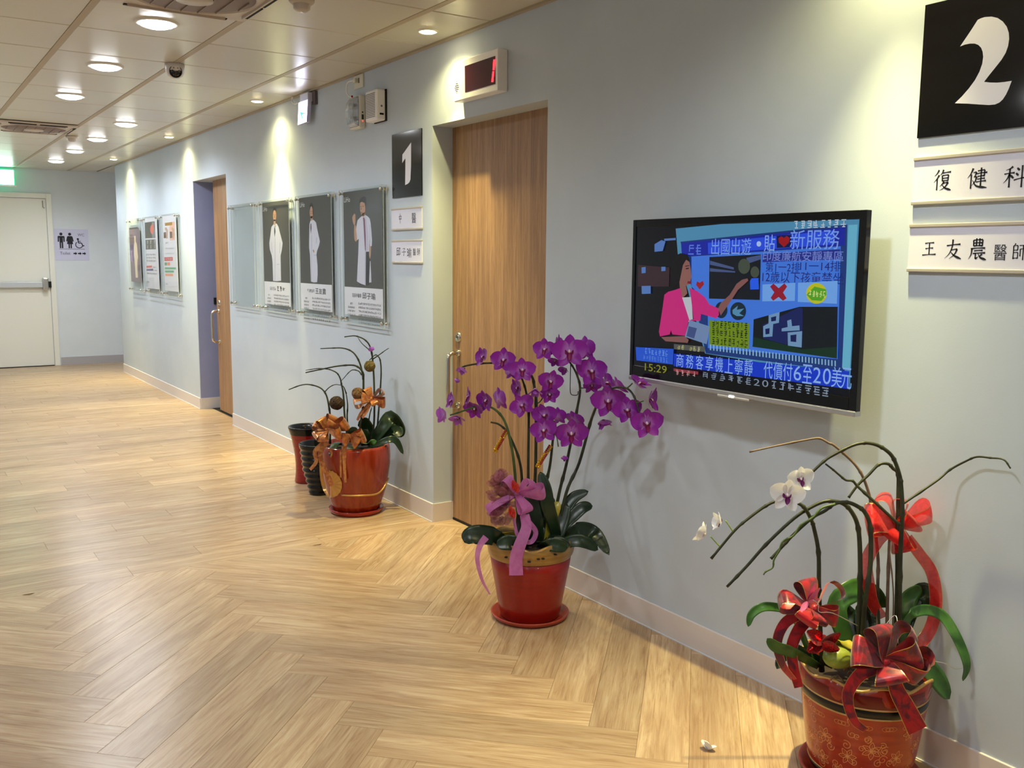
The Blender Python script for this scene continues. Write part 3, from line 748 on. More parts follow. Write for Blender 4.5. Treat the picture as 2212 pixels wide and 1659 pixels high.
cp = [onx(380 + a / 5.53, 120 + b_ / 5.53, -0.03) for a, b_ in ((1395, 490), (1385, 530), (1400, 570), (1430, 580), (1460, 560))]
MB().tube(crom(cp), 0.004, 8).build('cable', M_WHITE, ex, True)
la = bpy.data.lights.new('arrow_light', 'AREA'); la.shape = 'RECTANGLE'; la.size = 0.14; la.size_y = 0.12; la.energy = 0.2; la.color = (0.75, 0.78, 1.0)
lo_ = bpy.data.objects.new('arrow_light', la); COL.objects.link(lo_); lo_.parent = ex; lo_.location = (-0.06, 0.0, 0.10); lo_.rotation_euler = (0, -PI / 2, PI) 

# ------------------------------------------------------------------ door number boards
def board(name, y0, y1, z0, z1, label, digit, group):
    t = thing(name, label, 'sign', (0, (y0 + y1) / 2, z0), group)
    MB().box((-0.006, y0, z0), (0, y1, z1)).build('panel', M_BLACK, t, bevel=0.001)
    MB().flat([(p.y, p.z) for p in digit], W0, 0.0066).build('numeral', mat('numeral_white', (222, 222, 236), 0.3), t)
def smoothpoly(pts, closed_corners):
    return pts
two = [(460, 115), (478, 106), (500, 99), (540, 96), (575, 104), (605, 124), (628, 154), (640, 190), (642, 225), (636, 265), (622, 305), (598, 345), (560, 393), (530, 430), (497, 473),
       (530, 477), (570, 478), (615, 474), (657, 467), (640, 512), (624, 546), (605, 575), (585, 593), (560, 604), (525, 607), (470, 604), (400, 599), (328, 597),
       (370, 556), (410, 510), (445, 462), (470, 415), (486, 370), (492, 330), (489, 300), (480, 276), (464, 260), (444, 252), (415, 252), (385, 258), (358, 269), (390, 222), (425, 170)]
board('door_number_board', 1.541 - 0.337, 1.541, 1.718, 2.061, 'large black glossy board with white numeral 2', [onx(1940 + a / 2.676, b_ / 2.676, -0.0066) for a, b_ in two], 'black door number boards')
one = [(332, 232), (240, 362), (238, 450), (272, 400), (269, 683), (298, 668), (315, 650), (325, 622), (331, 480)]
board('door_number_board', 4.337, 4.674, 1.708, 2.046, 'black glossy board with white numeral 1 beside the wooden door', [onx(820 + a / 4.879, 260 + b_ / 4.879, -0.0066) for a, b_ in one], 'black door number boards')
M_PLATE = mat('plate_white', (224, 224, 238), 0.18)
M_RAIL = mat('plate_rail', (206, 198, 182), 0.3, 0.4)
def plate(y1, y0, z0, z1, label, chars):
    t = thing('name_plate', label, 'name plate', (0, (y0 + y1) / 2, z0), 'white plates under the door numbers')
    MB().box((-0.007, y0, z0 + 0.006), (0, y1, z1 - 0.006)).build('panel', M_PLATE, t)
    MB().box((-0.011, y0 - 0.001, z1 - 0.010), (0, y1 + 0.001, z1)).build('top_rail', M_RAIL, t, bevel=0.002)
    MB().box((-0.011, y0 - 0.001, z0), (0, y1 + 0.001, z0 + 0.010)).build('bottom_rail', M_RAIL, t, bevel=0.002)
    for ch, cy, cz, h, wd in chars:
        mb = MB()
        if ch in KAI: brush(mb, KAI[ch], cy, cz, h, wd, 0.0074)
        else: text(mb, ch, lambda u, v, o: Vector((-o, -u, v)), 0.0074, -cy, cz, h, wd)
        mb.build('character', M_INK, t)
    return t
def wc1(a, b_): p = onx(1940 + a / 2.676, b_ / 2.676, -0.0074); return p.y, p.z
def wc2(a, b_): p = onx(820 + a / 4.879, 260 + b_ / 4.879, -0.0074); return p.y, p.z
def ch1(c, a, b_, w_, h_): y, z = wc1(a, b_); return (c, y, z, h_ / 2.676 / 812, w_ / 2.676 / 805)
def ch2(c, a, b_, w_, h_): y, z = wc2(a, b_); return (c, y, z, h_ / 4.879 / 405, w_ / 4.879 / 190)
plate(1.543, 1.543 - 0.342, 1.541, 1.668, 'upper white plate reading three wide-spaced characters under the large numeral 2', [ch1('復', 258, 1040, 112, 118), ch1('健', 458, 1030, 118, 115), ch1('科', 675, 1020, 125, 118)])
plate(1.543, 1.543 - 0.342, 1.362, 1.491, 'name plate with large brush characters cut by the right picture edge, lowest one', [ch1('王', 180, 1437, 100, 95), ch1('友', 318, 1440, 110, 115), ch1('農', 460, 1440, 110, 122), ch1('醫', 590, 1460, 72, 86), ch1('師', 702, 1455, 86, 90)])
plate(4.682, 4.336, 1.536, 1.655, 'small white plate with two characters directly under the numeral 1 board', [ch2('中', 217, 1035, 42, 104), ch2('醫', 360, 1030, 44, 105)])
plate(4.682, 4.336, 1.359, 1.485, 'small white name plate beside the wooden door, lowest under numeral 1', [ch2('邱', 198, 1385, 44, 92), ch2('子', 255, 1385, 46, 94), ch2('瑜', 312, 1395, 48, 98), ch2('醫', 366, 1388, 30, 72), ch2('師', 410, 1385, 34, 76)])

# ------------------------------------------------------------------ framed posters
def mk_acrylic():
    mt = bpy.data.materials.new('acrylic'); mt.use_nodes = True
    n, l = mt.node_tree.nodes, mt.node_tree.links
    n.remove(n['Principled BSDF']); out = n['Material Output']
    tr = n.new('ShaderNodeBsdfTransparent'); tr.inputs[0].default_value = (0.975, 0.985, 0.98, 1)
    gl = n.new('ShaderNodeBsdfGlossy'); gl.inputs['Roughness'].default_value = 0.04
    lw = n.new('ShaderNodeLayerWeight'); lw.inputs[0].default_value = 0.5
    pw = n.new('ShaderNodeMath'); pw.operation = 'POWER'; pw.inputs[1].default_value = 5.0; l.new(lw.outputs['Facing'], pw.inputs[0])
    ma = n.new('ShaderNodeMath'); ma.operation = 'MULTIPLY_ADD'; ma.inputs[1].default_value = 0.35; ma.inputs[2].default_value = 0.02; l.new(pw.outputs[0], ma.inputs[0])
    mx = n.new('ShaderNodeMixShader'); l.new(ma.outputs[0], mx.inputs[0]); l.new(tr.outputs[0], mx.inputs[1]); l.new(gl.outputs[0], mx.inputs[2])
    l.new(mx.outputs[0], out.inputs['Surface']); return mt
M_ACR = mk_acrylic()
M_ACRE = mat('acrylic_edge', (214, 222, 220), 0.15, alpha=0.75)
M_SHEET = mat('poster_paper', (226, 226, 236), 0.5)
M_PH = mat('photo_grey', (74, 73, 70), 0.5)
M_COAT = mat('coat_print', (208, 208, 226), 0.5)
M_SKIN = mat('skin_print', (190, 146, 118), 0.5)
M_HAIR = mat('hair_print', (30, 27, 27), 0.5)
M_FADE = mat('faint_text', (150, 150, 160), 0.5)
def poster_frame(yc, label, zt=1.785, zb=1.000):
    t = thing('poster_frame', label, 'poster frame', (0, yc, zb), 'clear acrylic poster frames')
    y0, y1 = yc - 0.30, yc + 0.30
    for nm, xo, dz in (('back_panel', 0.016, 0), ('front_panel', 0.036, 0)):
        MB().box((-xo - 0.003, y0, zb), (-xo, y1, zt)).build(nm, M_ACR, t)
        e = MB()
        for a, b_ in (((-xo - 0.0032, y0 - 0.0006, zb), (-xo + 0.0002, y0 + 0.0016, zt)), ((-xo - 0.0032, y0, zb - 0.0006), (-xo + 0.0002, y1, zb + 0.0022)), ((-xo - 0.0032, y0, zt - 0.0022), (-xo + 0.0002, y1, zt + 0.0006)), ((-xo - 0.0032, y1 - 0.0016, zb), (-xo + 0.0002, y1 + 0.0006, zt))):
            e.box(a, b_)
        e.build('polished_edge', M_ACRE, t)
    for y in (y0 + 0.022, y1 - 0.022):
        for z in (zb + 0.022, zt - 0.022):
            MB().lathe([(0.0, -0.050), (0.009, -0.050), (0.0105, -0.048), (0.0105, -0.040), (0.006, -0.039), (0.006, -0.019), (0.009, -0.019), (0.009, 0.0)], (0, y, z), 16, axis='x').build('standoff', M_CHROME, t, True)
    return t
def trace(org, s, pts, x): 
    r = []
    for a, b_ in pts:
        p = onx(org[0] + a / s, org[1] + b_ / s, -x); r.append((p.y, p.z))
    return r
PO, PS, PX = (560, 400), 5.186, 0.028
def tr(pts): return trace(PO, PS, pts, PX)
def tre(cx, cy, rx, ry, n=16): return tr(ell(cx, cy, rx, ry, n))
def doctor(yc, label, quad, split, shapes, title, rows):
    t = poster_frame(yc, label)
    q = tr(quad); ys = (q[0][0], q[1][0]); y0, y1 = min(yc - 0.262, 9), yc + 0.262
    zt, zb = 1.772, 1.048
    sh = MB().prism(rect(y0, zb, y1, zt), W0, 0.0265, 0.0272).build('sheet', M_SHEET, t)
    z_s = tr([split])[0][1]
    MB().flat(rect(y0, z_s, y1, zt), W0, 0.0274).build('photo', M_PH, sh)
    o = 0.0276
    for nm, mt, polys in shapes:
        mb = MB()
        for p in polys: mb.flat(tr(p), W0, o)
        o += 0.0001
        mb.build(nm, mt, sh)
    mp = lambda u, v, oo: Vector((-oo, yc - u, v))
    tx = MB(); text(tx, 'LiHo', mp, o, -0.205, zt - 0.045, 0.030, 0.085); tx.build('logo', mat('logo_white', (226, 226, 228), 0.5), sh)
    tx = MB(); text(tx, title[1], mp, o, 0.08, z_s - 0.045, 0.038, 0.175); tx.build('name_print', M_INK, sh)
    tx = MB(); text(tx, title[0], mp, o, -0.085, z_s - 0.047, 0.024, 0.125)
    for k, (ln, cw) in enumerate(rows):
        z = z_s - 0.085 - k * 0.0225
        if ln: text(tx, ln, mp, o, -0.165, z - 0.012, 0.013, 0.016 * len(ln) * 0.62 + 0.02)
        if cw: text(tx, cw, mp, o, 0.085, z - 0.008, 0.013, 0.30)
    tx.build('small_print', mat('print_grey', (74, 74, 86), 0.5), sh)
    return t
L1, L2 = '#' * 19, '#' * 20
doc1 = [('coat', M_COAT, [[(158, 440), (175, 425), (195, 432), (215, 465), (228, 520), (240, 565), (262, 650), (252, 730), (238, 790), (240, 900), (244, 1070), (200, 1076), (155, 1072), (148, 860), (140, 790), (118, 720), (112, 650), (120, 590), (128, 530), (135, 470)]]),
        ('coat_folds', mat('coat_shade', (176, 176, 200), 0.5), [[(174, 590), (180, 590), (178, 1070), (172, 1070)], [(228, 640), (236, 650), (232, 760), (226, 760)], [(135, 640), (140, 640), (146, 760), (140, 760)], [(195, 885), (225, 880), (225, 888), (195, 893)]]),
        ('collar', mat('collar_print', (80, 88, 104), 0.5), [[(160, 445), (172, 470), (186, 440), (180, 470), (173, 478)]]),
        ('tie', mat('tie_dark', (58, 62, 80), 0.5), [[(168, 478), (178, 478), (182, 520), (174, 585), (166, 520)]]),
        ('face', M_SKIN, [tuple(ell(172, 340, 18, 66, 18)), [(162, 390), (182, 390), (184, 435), (172, 450), (160, 435)]]),
        ('hair', M_HAIR, [[(153, 320), (154, 270), (163, 250), (178, 250), (189, 268), (190, 320), (184, 290), (172, 278), (160, 290)]]),
        ('features', mat('feature_print', (116, 74, 60), 0.5), [[(160, 330), (168, 330), (168, 336), (160, 336)], [(176, 330), (184, 330), (184, 336), (176, 336)], [(170, 345), (174, 345), (175, 365), (169, 365)], [(164, 382), (180, 382), (178, 389), (166, 389)]])]
doc2 = [('coat', M_COAT, [[(572, 400), (590, 382), (612, 392), (636, 420), (645, 470), (655, 520), (668, 580), (679, 630), (668, 680), (646, 740), (640, 780), (652, 900), (654, 1000), (648, 1086), (612, 1090), (578, 1080), (572, 900), (568, 780), (558, 700), (558, 620), (560, 520), (562, 440)]]),
        ('coat_folds', MATS['coat_shade'], [[(585, 560), (590, 560), (584, 1080), (578, 1080)], [(640, 580), (646, 590), (642, 640), (634, 660)], [(612, 780), (640, 780), (640, 788), (612, 788)]]),
        ('tie', MATS['tie_dark'], [[(574, 430), (582, 430), (586, 480), (578, 548), (572, 480)]]),
        ('face', M_SKIN, [tuple(ell(584, 300, 19, 74, 18)), [(575, 350), (596, 350), (598, 385), (584, 400), (574, 392)]]),
        ('hair', M_HAIR, [[(565, 290), (566, 225), (576, 200), (592, 200), (604, 225), (606, 320), (598, 330), (598, 270), (588, 235), (574, 245)]]),
        ('hand', MATS['skin_print'], [[(598, 725), (612, 722), (618, 750), (606, 756)]]),
        ('features', MATS['feature_print'], [[(572, 290), (580, 290), (580, 297), (572, 297)], [(586, 290), (594, 290), (594, 297), (586, 297)], [(578, 305), (582, 305), (583, 325), (577, 325)], [(574, 344), (588, 344), (586, 351), (576, 351)]])]
doc3 = [('trousers', mat('trouser_print', (34, 34, 36), 0.5), [[(1190, 740), (1244, 740), (1238, 1060), (1232, 1120), (1120, 1120), (1150, 1060), (1190, 1050)]]),
        ('coat', M_COAT, [[(1130, 362), (1160, 340), (1185, 332), (1215, 350), (1238, 376), (1248, 430), (1256, 520), (1263, 620), (1260, 682), (1238, 684), (1236, 600), (1230, 744), (1194, 746), (1192, 1122), (1142, 1106), (1094, 1078), (1100, 940), (1108, 780), (1114, 600), (1092, 620), (1080, 580), (1086, 470), (1100, 395)], [(1240, 850), (1246, 850), (1256, 1088), (1230, 1092)]]),
        ('coat_folds', MATS['coat_shade'], [[(1184, 540), (1190, 540), (1192, 1120), (1182, 1116)], [(1236, 440), (1240, 440), (1244, 640), (1238, 640)]]),
        ('shirt', mat('shirt_print', (192, 190, 214), 0.5), [[(1160, 352), (1196, 350), (1222, 560), (1222, 742), (1194, 746), (1176, 560)]]),
        ('tie', mat('tie_print', (128, 74, 104), 0.5), [[(1160, 365), (1176, 362), (1184, 385), (1192, 560), (1194, 742), (1184, 720), (1174, 560), (1166, 400)]]),
        ('arms', M_SKIN, [[(1066, 440), (1080, 450), (1092, 560), (1096, 610), (1082, 636), (1066, 610), (1062, 520)], [(1050, 340), (1066, 318), (1078, 330), (1078, 400), (1074, 440), (1058, 444), (1046, 400), (1042, 360)], [(1232, 684), (1254, 684), (1250, 780), (1242, 830), (1232, 800), (1230, 740)]]),
        ('face', M_SKIN, [[(1132, 190), (1150, 170), (1186, 180), (1190, 240), (1186, 300), (1172, 338), (1154, 344), (1140, 322), (1130, 280), (1128, 230)], [(1150, 320), (1186, 300), (1190, 336), (1166, 356), (1152, 344)]]),
        ('hair', M_HAIR, [[(1122, 210), (1124, 170), (1140, 142), (1164, 128), (1186, 124), (1200, 150), (1200, 230), (1192, 290), (1188, 240), (1180, 200), (1150, 186), (1132, 196)]]),
        ('features', MATS['feature_print'], [[(1132, 236), (1146, 234), (1146, 242), (1132, 244)], [(1156, 234), (1172, 232), (1172, 240), (1156, 242)], [(1142, 250), (1147, 250), (1146, 276), (1138, 276)], [(1138, 302), (1158, 300), (1156, 308), (1140, 310)]])]
doctor(6.455, 'framed poster of a doctor standing with both hands in white coat pockets', [(20, 215), (335, 180)], (50, 1075), doc1, ('####', '###'), [('##', L1), (L1[:6], L2), (L2[:6], L1), (L1[2:9], L2), ('', L1), ('', L2)])
doctor(5.735, 'framed poster of a doctor in side pose, hand in white coat pocket', [(430, 180), (790, 130)], (620, 1105), doc2, ('#####', '王友農'), [('##', L2), (L2[:7], L1), (L1[:6], L2), (L2[2:9], L1), (L1[:7], L2), (L2[:7], L1), (L1[:8], L2[:9])])
doctor(5.018, 'framed poster of a doctor in open white coat and tie raising one hand', [(925, 100), (1365, 50)], (1160, 1150), doc3, ('院長中醫師', '邱子瑜'), [('##', L1), (L1[:8], L2), (L2[:9], L1), (L1[:9], L2), ('', L1), ('', L2)])
poster_frame(7.19, 'empty clear acrylic poster frame beside the half open door')

def info_poster(yc, label): 
    t = poster_frame(yc, label); return t
GO, GS = (270, 450), 8.292
def trg(pts): return trace(GO, GS, pts, 0.028)
def prints(parent, lst, o=0.0276):
    for nm, rgb, polys in lst:
        mb = MB()
        for p in polys: mb.flat(trg(p), W0, o)
        mb.build(nm, mat('print_%d_%d_%d' % rgb, rgb, 0.5), parent); o += 0.0001
    return o
def Q(x0, y0, x1, y1, sl=-0.13): return [(x0, y0), (x1, y0 + sl * (x1 - x0)), (x1, y1 + sl * (x1 - x0) * 0.3), (x0, y1)]
tA = info_poster(10.90, 'leftmost framed poster near the corner with a pale figure on purple')
shA = MB().prism(rect(10.90 - 0.23, 1.10, 10.90 + 0.25, 1.685), W0, 0.0265, 0.0272).build('sheet', mat('purple_print', (128, 112, 122), 0.5), tA)
prints(shA, [('title_band', (70, 66, 66), [[(75, 350), (228, 335), (228, 362), (75, 380)]]), ('dark_patch', (104, 92, 128), [[(85, 650), (150, 645), (158, 940), (100, 940)]]), ('light_streak', (168, 136, 178), [[(104, 760), (128, 758), (132, 950), (112, 960)]]),
             ('figure', (222, 204, 178), [[(165, 500), (180, 488), (192, 510), (190, 590), (212, 640), (222, 740), (228, 820), (236, 870), (222, 950), (222, 1100), (232, 1240), (192, 1242), (184, 1100), (172, 930), (160, 830), (158, 700), (166, 620)]]), ('shadow', (110, 84, 100), [[(225, 1030), (275, 1010), (282, 1080), (250, 1130), (230, 1100)]])])
tB = info_poster(10.12, 'middle framed medical leaflet with a red joint picture and x-ray images')
shB = MB().prism(rect(10.12 - 0.25, 1.05, 10.12 + 0.255, 1.772), W0, 0.0265, 0.0272).build('sheet', M_SHEET, tB)
o = prints(shB, [('joint_photo', (72, 72, 70), [[(352, 256), (530, 232), (545, 530), (362, 538)]]), ('limb', (140, 140, 142), [[(480, 250), (520, 245), (520, 330), (540, 420), (536, 520), (490, 530), (470, 440), (470, 330)]]), ('red_joint', (226, 110, 100), [[(470, 300), (500, 285), (510, 340), (508, 430), (488, 468), (462, 440), (450, 390), (455, 330)]]),
             ('xray_photos', (84, 84, 82), [[(365, 565), (545, 555), (552, 732), (372, 738)]]), ('bones', (190, 190, 188), [[(395, 580), (412, 578), (408, 640), (400, 640)], [(452, 572), (470, 570), (466, 640), (456, 640)], [(520, 566), (536, 566), (532, 640), (524, 640)], [(400, 660), (410, 658), (410, 720), (400, 722)], [(458, 655), (468, 655), (468, 720), (458, 720)], [(524, 650), (534, 650), (536, 720), (526, 720)]]),
             ('red_bar', (220, 96, 92), [[(382, 1030), (482, 1024), (484, 1062), (384, 1066)]]), ('blue_bar', (88, 84, 140), [[(384, 1086), (504, 1080), (506, 1120), (386, 1120)]])])
def wtxt(parent, body, a, b_, h, wd, o=0.0284, rgb=(60, 60, 66)):
    p = onx(GO[0] + a / GS, GO[1] + b_ / GS, -0.028); mb = MB()
    text(mb, body, lambda u, v, oo: Vector((-oo, -u, v)), o, -p.y, p.z, h, wd); mb.build('lettering', mat('print_%d_%d_%d' % rgb, rgb, 0.5), parent)
wtxt(shB, '########', 460, 828, 0.018, 0.42); wtxt(shB, '#######', 468, 885, 0.018, 0.42); wtxt(shB, '#########', 470, 942, 0.018, 0.42)
wtxt(shB, '####', 528, 1056, 0.016, 0.17); wtxt(shB, '####', 540, 1112, 0.016, 0.15); wtxt(shB, '#########', 482, 1168, 0.018, 0.42); wtxt(shB, '####', 416, 1318, 0.014, 0.08)
tC = info_poster(9.39, 'right framed leaflet with knee pictures and coloured bars beside the doorway')
shC = MB().prism(rect(9.39 - 0.25, 1.05, 9.39 + 0.255, 1.772), W0, 0.0265, 0.0272).build('sheet', M_SHEET, tC)
prints(shC, [('pink_photo', (240, 190, 172), [[(790, 250), (886, 235), (892, 570), (805, 578)]]), ('title_block', (176, 132, 50), [[(714, 262), (842, 244), (845, 300), (716, 315)]]), ('leg', (206, 170, 146), [[(715, 345), (740, 340), (768, 390), (764, 540), (740, 545), (742, 420), (716, 380)], [(836, 335), (862, 350), (884, 380), (884, 480), (868, 556), (846, 520), (856, 420), (832, 380)]]), ('box_photo', (120, 86, 68), [[(690, 430), (735, 425), (738, 532), (694, 535)], [(800, 420), (846, 416), (848, 530), (804, 534)]]),
             ('red_bar', (206, 78, 84), [[(704, 876), (854, 872), (856, 938), (706, 944)]]), ('green_square', (110, 160, 130), [[(708, 970), (752, 968), (754, 1022), (710, 1024)]]), ('orange_square', (238, 142, 112), [[(758, 970), (806, 968), (808, 1022), (760, 1024)]]), ('green_bar', (106, 178, 138), [[(714, 1056), (912, 1058), (914, 1092), (716, 1094)], [(716, 1112), (874, 1114), (876, 1152), (718, 1150)]]), ('orange_bar', (240, 160, 124), [[(720, 1168), (860, 1174), (862, 1212), (722, 1208)]])])
wtxt(shC, '###', 750, 620, 0.016, 0.12, rgb=(96, 110, 112)); wtxt(shC, '############', 800, 718, 0.014, 0.33, rgb=(160, 172, 174)); wtxt(shC, '############', 802, 810, 0.014, 0.33, rgb=(160, 172, 174)); wtxt(shC, '####', 780, 906, 0.020, 0.24, rgb=(240, 200, 200)); wtxt(shC, '##', 750, 1355, 0.014, 0.07)

# ------------------------------------------------------------------ television
TX = 0.118
tv = thing('wall_television', 'black flat television on the wall showing a news presenter in pink', 'television', (0, 2.07, 0.96))
TO, TS = (1340, 430), 3.386
def tt(pts, x=TX): return trace(TO, TS, pts, x)
Y0, Y1, Z0, Z1 = 1.601, 2.556, 0.973, 1.528
M_BEZ = mat('tv_bezel', (12, 12, 13), 0.16)
bz = MB()
bw = 0.020
Yi0, Yi1, Zi0, Zi1 = Y0 + 0.024, Y1 - 0.016, Z0 + 0.040, Z1 - 0.024
bz.box((-TX, Y0, Z0), (-TX + 0.022, Yi0, Z1)).box((-TX, Yi1, Z0), (-TX + 0.022, Y1, Z1)).box((-TX, Yi0, Z0), (-TX + 0.022, Yi1, Zi0)).box((-TX, Yi0, Zi1), (-TX + 0.022, Yi1, Z1))
bz.build('bezel', M_BEZ, tv, bevel=0.002)
MB().box((-TX + 0.022, Y0 + 0.05, Z0 + 0.03), (-TX + 0.048, Y1 - 0.05, Z1 - 0.03)).box((-TX + 0.048, Y0 + 0.12, Z0 + 0.05), (-TX + 0.075, Y1 - 0.12, Z0 + 0.42)).build('back_shell', mat('tv_back', (24, 24, 25), 0.5), tv, bevel=0.004)
MB().box((-0.045, 1.87, 1.05), (0, 2.27, 1.40)).build('wall_mount', mat('mount_steel', (40, 40, 42), 0.5), tv)
MB().box((-TX - 0.003, Y0, Z0 - 0.014), (-TX + 0.026, Y1, Z0 + 0.002)).build('silver_strip', mat('tv_silver', (190, 190, 192), 0.3, 0.7), tv, bevel=0.003, label='silver strip along the lower edge')
MB().box((-TX - 0.004, 1.985, Z0 - 0.021), (-TX + 0.02, 2.12, Z0 - 0.012)).build('sensor_bar', mat('tv_silver2', (206, 206, 206), 0.3, 0.5), tv, bevel=0.003)
MB().box((-TX - 0.0055, 2.048, Z0 - 0.017), (-TX - 0.003, 2.068, Z0 - 0.010)).build('power_light', mat('tv_led', (240, 240, 236), 0.3, emit=1.0), tv)
def em_(rgb, e=0.75): 
    return mat('screen_%d_%d_%d_%d' % (rgb + (int(e * 100),)), rgb, 0.15, emit=e, spec=0.3) if False else _scr(rgb, e)
SCR = {}
def _scr(rgb, e):
    k = (rgb, e)
    if k not in SCR:
        mt = mat('screen_%d_%d_%d_%d' % (rgb + (int(e * 100),)), (4, 4, 5), 0.12)
        b = mt.node_tree.nodes['Principled BSDF']; b.inputs['Emission Color'].default_value = lin(rgb) + (1,); b.inputs['Emission Strength'].default_value = e * 0.36
        SCR[k] = mt
    return SCR[k]
SX = TX - 0.004                                   # screen plane sits a little behind the bezel front
scr = MB().box((-SX, Yi0, Zi0), (-SX + 0.01, Yi1, Zi1)).build('screen', _scr((6, 8, 20), 1.0), tv, label='glowing screen')
so = [SX + 0.0003]
def layer(name, rgb, polys, e=1.0):
    mb = MB()
    for p in polys:
        q = [(min(max(y, Yi0 + 0.001), Yi1 - 0.001), min(max(z, Zi0 + 0.001), Zi1 - 0.001)) for y, z in trace(TO, TS, p, so[0])]
        mb.flat(q, W0, so[0])
    mb.build(name, _scr(rgb, e), scr); so[0] += 0.00012
def tvtext(name, body, a, b_, h, wd, rgb, rot=0.0, e=1.0):
    p = onx(TO[0] + a / TS, TO[1] + b_ / TS, -so[0]); mb = MB(); zs = h / TS / 520; ys = wd / TS / 530
    text(mb, body, lambda u, v, oo: Vector((-oo, p.y - u, p.z + v + 0.0 * u)), so[0], 0, 0, zs, ys); mb.build(name, _scr(rgb, e), scr); so[0] += 0.00012
layer('studio_wall', (14, 14, 18), [[(120, 190), (720, 175), (640, 1110), (110, 1060)]])
layer('panel_backdrop', (84, 150, 190), [[(405, 216), (740, 172), (1750, 122), (1692, 1400), (1610, 1290), (620, 1130), (420, 400)]])
layer('panel_edge', (30, 60, 130), [[(440, 312), (1660, 186), (1640, 1262), (625, 1128), (520, 640)]])
layer('panel_face', (70, 128, 236), [[(520, 420), (1612, 345), (1590, 1170), (640, 1090), (640, 760), (520, 640)]])
layer('header_band', (28, 40, 170), [[(444, 322), (1645, 205), (1640, 338), (450, 420)]])
layer('header_tint', (46, 84, 240), [[(640, 320), (1570, 228), (1568, 330), (642, 402)]])
tvtext('header_text', '出國出遊', 808, 348, 92, 300, (130, 170, 255))
tvtext('header_text', '貼', 1092, 322, 88, 76, (150, 186, 255))
layer('header_dot', (180, 210, 255), [ell(1013, 328, 17, 20)])
layer('heart_panel', (16, 24, 80), [[(1142, 268), (1250, 262), (1250, 352), (1144, 358)]])
layer('heart', (170, 24, 34), [[(1196, 352), (1160, 318), (1156, 286), (1176, 272), (1196, 284), (1216, 270), (1238, 284), (1234, 316)]])
tvtext('header_text', '新服務', 1418, 295, 100, 310, (130, 170, 255))
tvtext('side_text', '##', 545, 370, 66, 120, (96, 130, 240))
layer('sub_band', (40, 52, 150), [[(1040, 404), (1608, 366), (1604, 440), (1040, 462)]])
tvtext('panel_text', '印度廉航安靜專區', 1325, 418, 52, 520, (130, 150, 230))
tvtext('panel_text', '第1一2排', 1185, 498, 52, 230, (30, 40, 130)); tvtext('panel_text', '11一14排', 1460, 490, 52, 250, (30, 40, 130)); tvtext('panel_text', '12歲以下孩童禁坐', 1322, 574, 60, 520, (30, 40, 130))
layer('cabin_photo', (22, 26, 34), [[(652, 424), (1028, 404), (1020, 738), (648, 728)]])
layer('cabin_lights', (76, 92, 140), [[(655, 450), (830, 500), (830, 516), (655, 480)], [(655, 505), (840, 528), (840, 538), (655, 530)], [(920, 430), (1028, 408), (1028, 440), (940, 470)]])
layer('round_cushion', (74, 84, 70), [ell(905, 492, 44, 56), ell(984, 534, 32, 42)])
layer('blue_shirt', (40, 100, 250), [[(948, 600), (960, 580), (1010, 578), (1014, 660), (950, 662)]])
layer('heart_small', (168, 30, 40), [[(580, 662), (554, 628), (560, 602), (580, 612), (604, 598), (612, 624)]])
layer('white_cells', (120, 176, 250), [[(1040, 625), (1280, 612), (1276, 745), (1038, 748)], [(1300, 612), (1590, 598), (1584, 766), (1298, 752)]])
layer('airline_cross', (160, 26, 50), [[(1095, 640), (1120, 618), (1158, 652), (1200, 616), (1220, 640), (1190, 684), (1216, 726), (1190, 744), (1158, 716), (1118, 744), (1100, 722), (1126, 682)]])
layer('airline_ball', (206, 206, 30), [ell(1435, 690, 76, 76, 24)]); layer('ball_shade', (90, 176, 40), [[(1362, 700), (1420, 640), (1505, 660), (1508, 700), (1470, 745), (1400, 740)]])
tvtext('ball_text', '#####', 1440, 694, 34, 112, (236, 246, 150))
layer('emblem', (22, 44, 60), [ell(862, 820, 58, 66, 22), ell(738, 812, 46, 60, 18)])
layer('emblem_mark', (90, 150, 190), [[(820, 812), (860, 780), (852, 810), (905, 800), (870, 836), (905, 856), (850, 856), (822, 838)]])
layer('green_panel', (120, 150, 20), [[(650, 886), (945, 908), (940, 1094), (652, 1068)]])
for k, b_ in enumerate((922, 980, 1046)):
    tvtext('green_text', '#########', 798, b_, 46, 280, (26, 40, 20))
layer('house_photo', (16, 24, 30), [[(975, 880), (1310, 788), (1590, 788), (1584, 1166), (968, 1080)]])
layer('house_wall', (26, 36, 96), [[(1040, 920), (1310, 790), (1335, 800), (1330, 1080), (1218, 1066), (1045, 1020)]])
layer('house_frame', (120, 160, 200), [[(1085, 850), (1165, 826), (1160, 905), (1118, 914), (1112, 1005), (1045, 1010), (1045, 930), (1084, 910)], [(1220, 890), (1250, 880), (1256, 930), (1310, 924), (1312, 960), (1180, 968), (1180, 946), (1224, 936)], [(1224, 976), (1330, 966), (1326, 1086), (1226, 1072)]])
layer('house_window', (20, 30, 90), [[(1244, 996), (1288, 990), (1286, 1046), (1246, 1042)], [(1102, 866), (1140, 856), (1138, 890), (1104, 896)], [(1060, 950), (1092, 944), (1090, 986), (1062, 990)]])
layer('lawn', (18, 52, 34), [[(975, 1010), (1110, 1040), (1330, 1100), (1584, 1080), (1584, 1164), (966, 1080)]])
layer('fence_pickets', (150, 196, 220), [[(x, 1062 + (x - 650) * 0.13), (x + 9, 1062 + (x - 641) * 0.13), (x + 9, 1104 + (x - 641) * 0.13), (x, 1104 + (x - 650) * 0.13)] for x in range(655, 1590, 24)])
layer('right_border', (110, 190, 220), [[(1668, 190), (1735, 186), (1690, 1255), (1622, 1235)]])
layer('red_studio', (60, 40, 46), [[(128, 480), (360, 500), (356, 640), (128, 640)]])
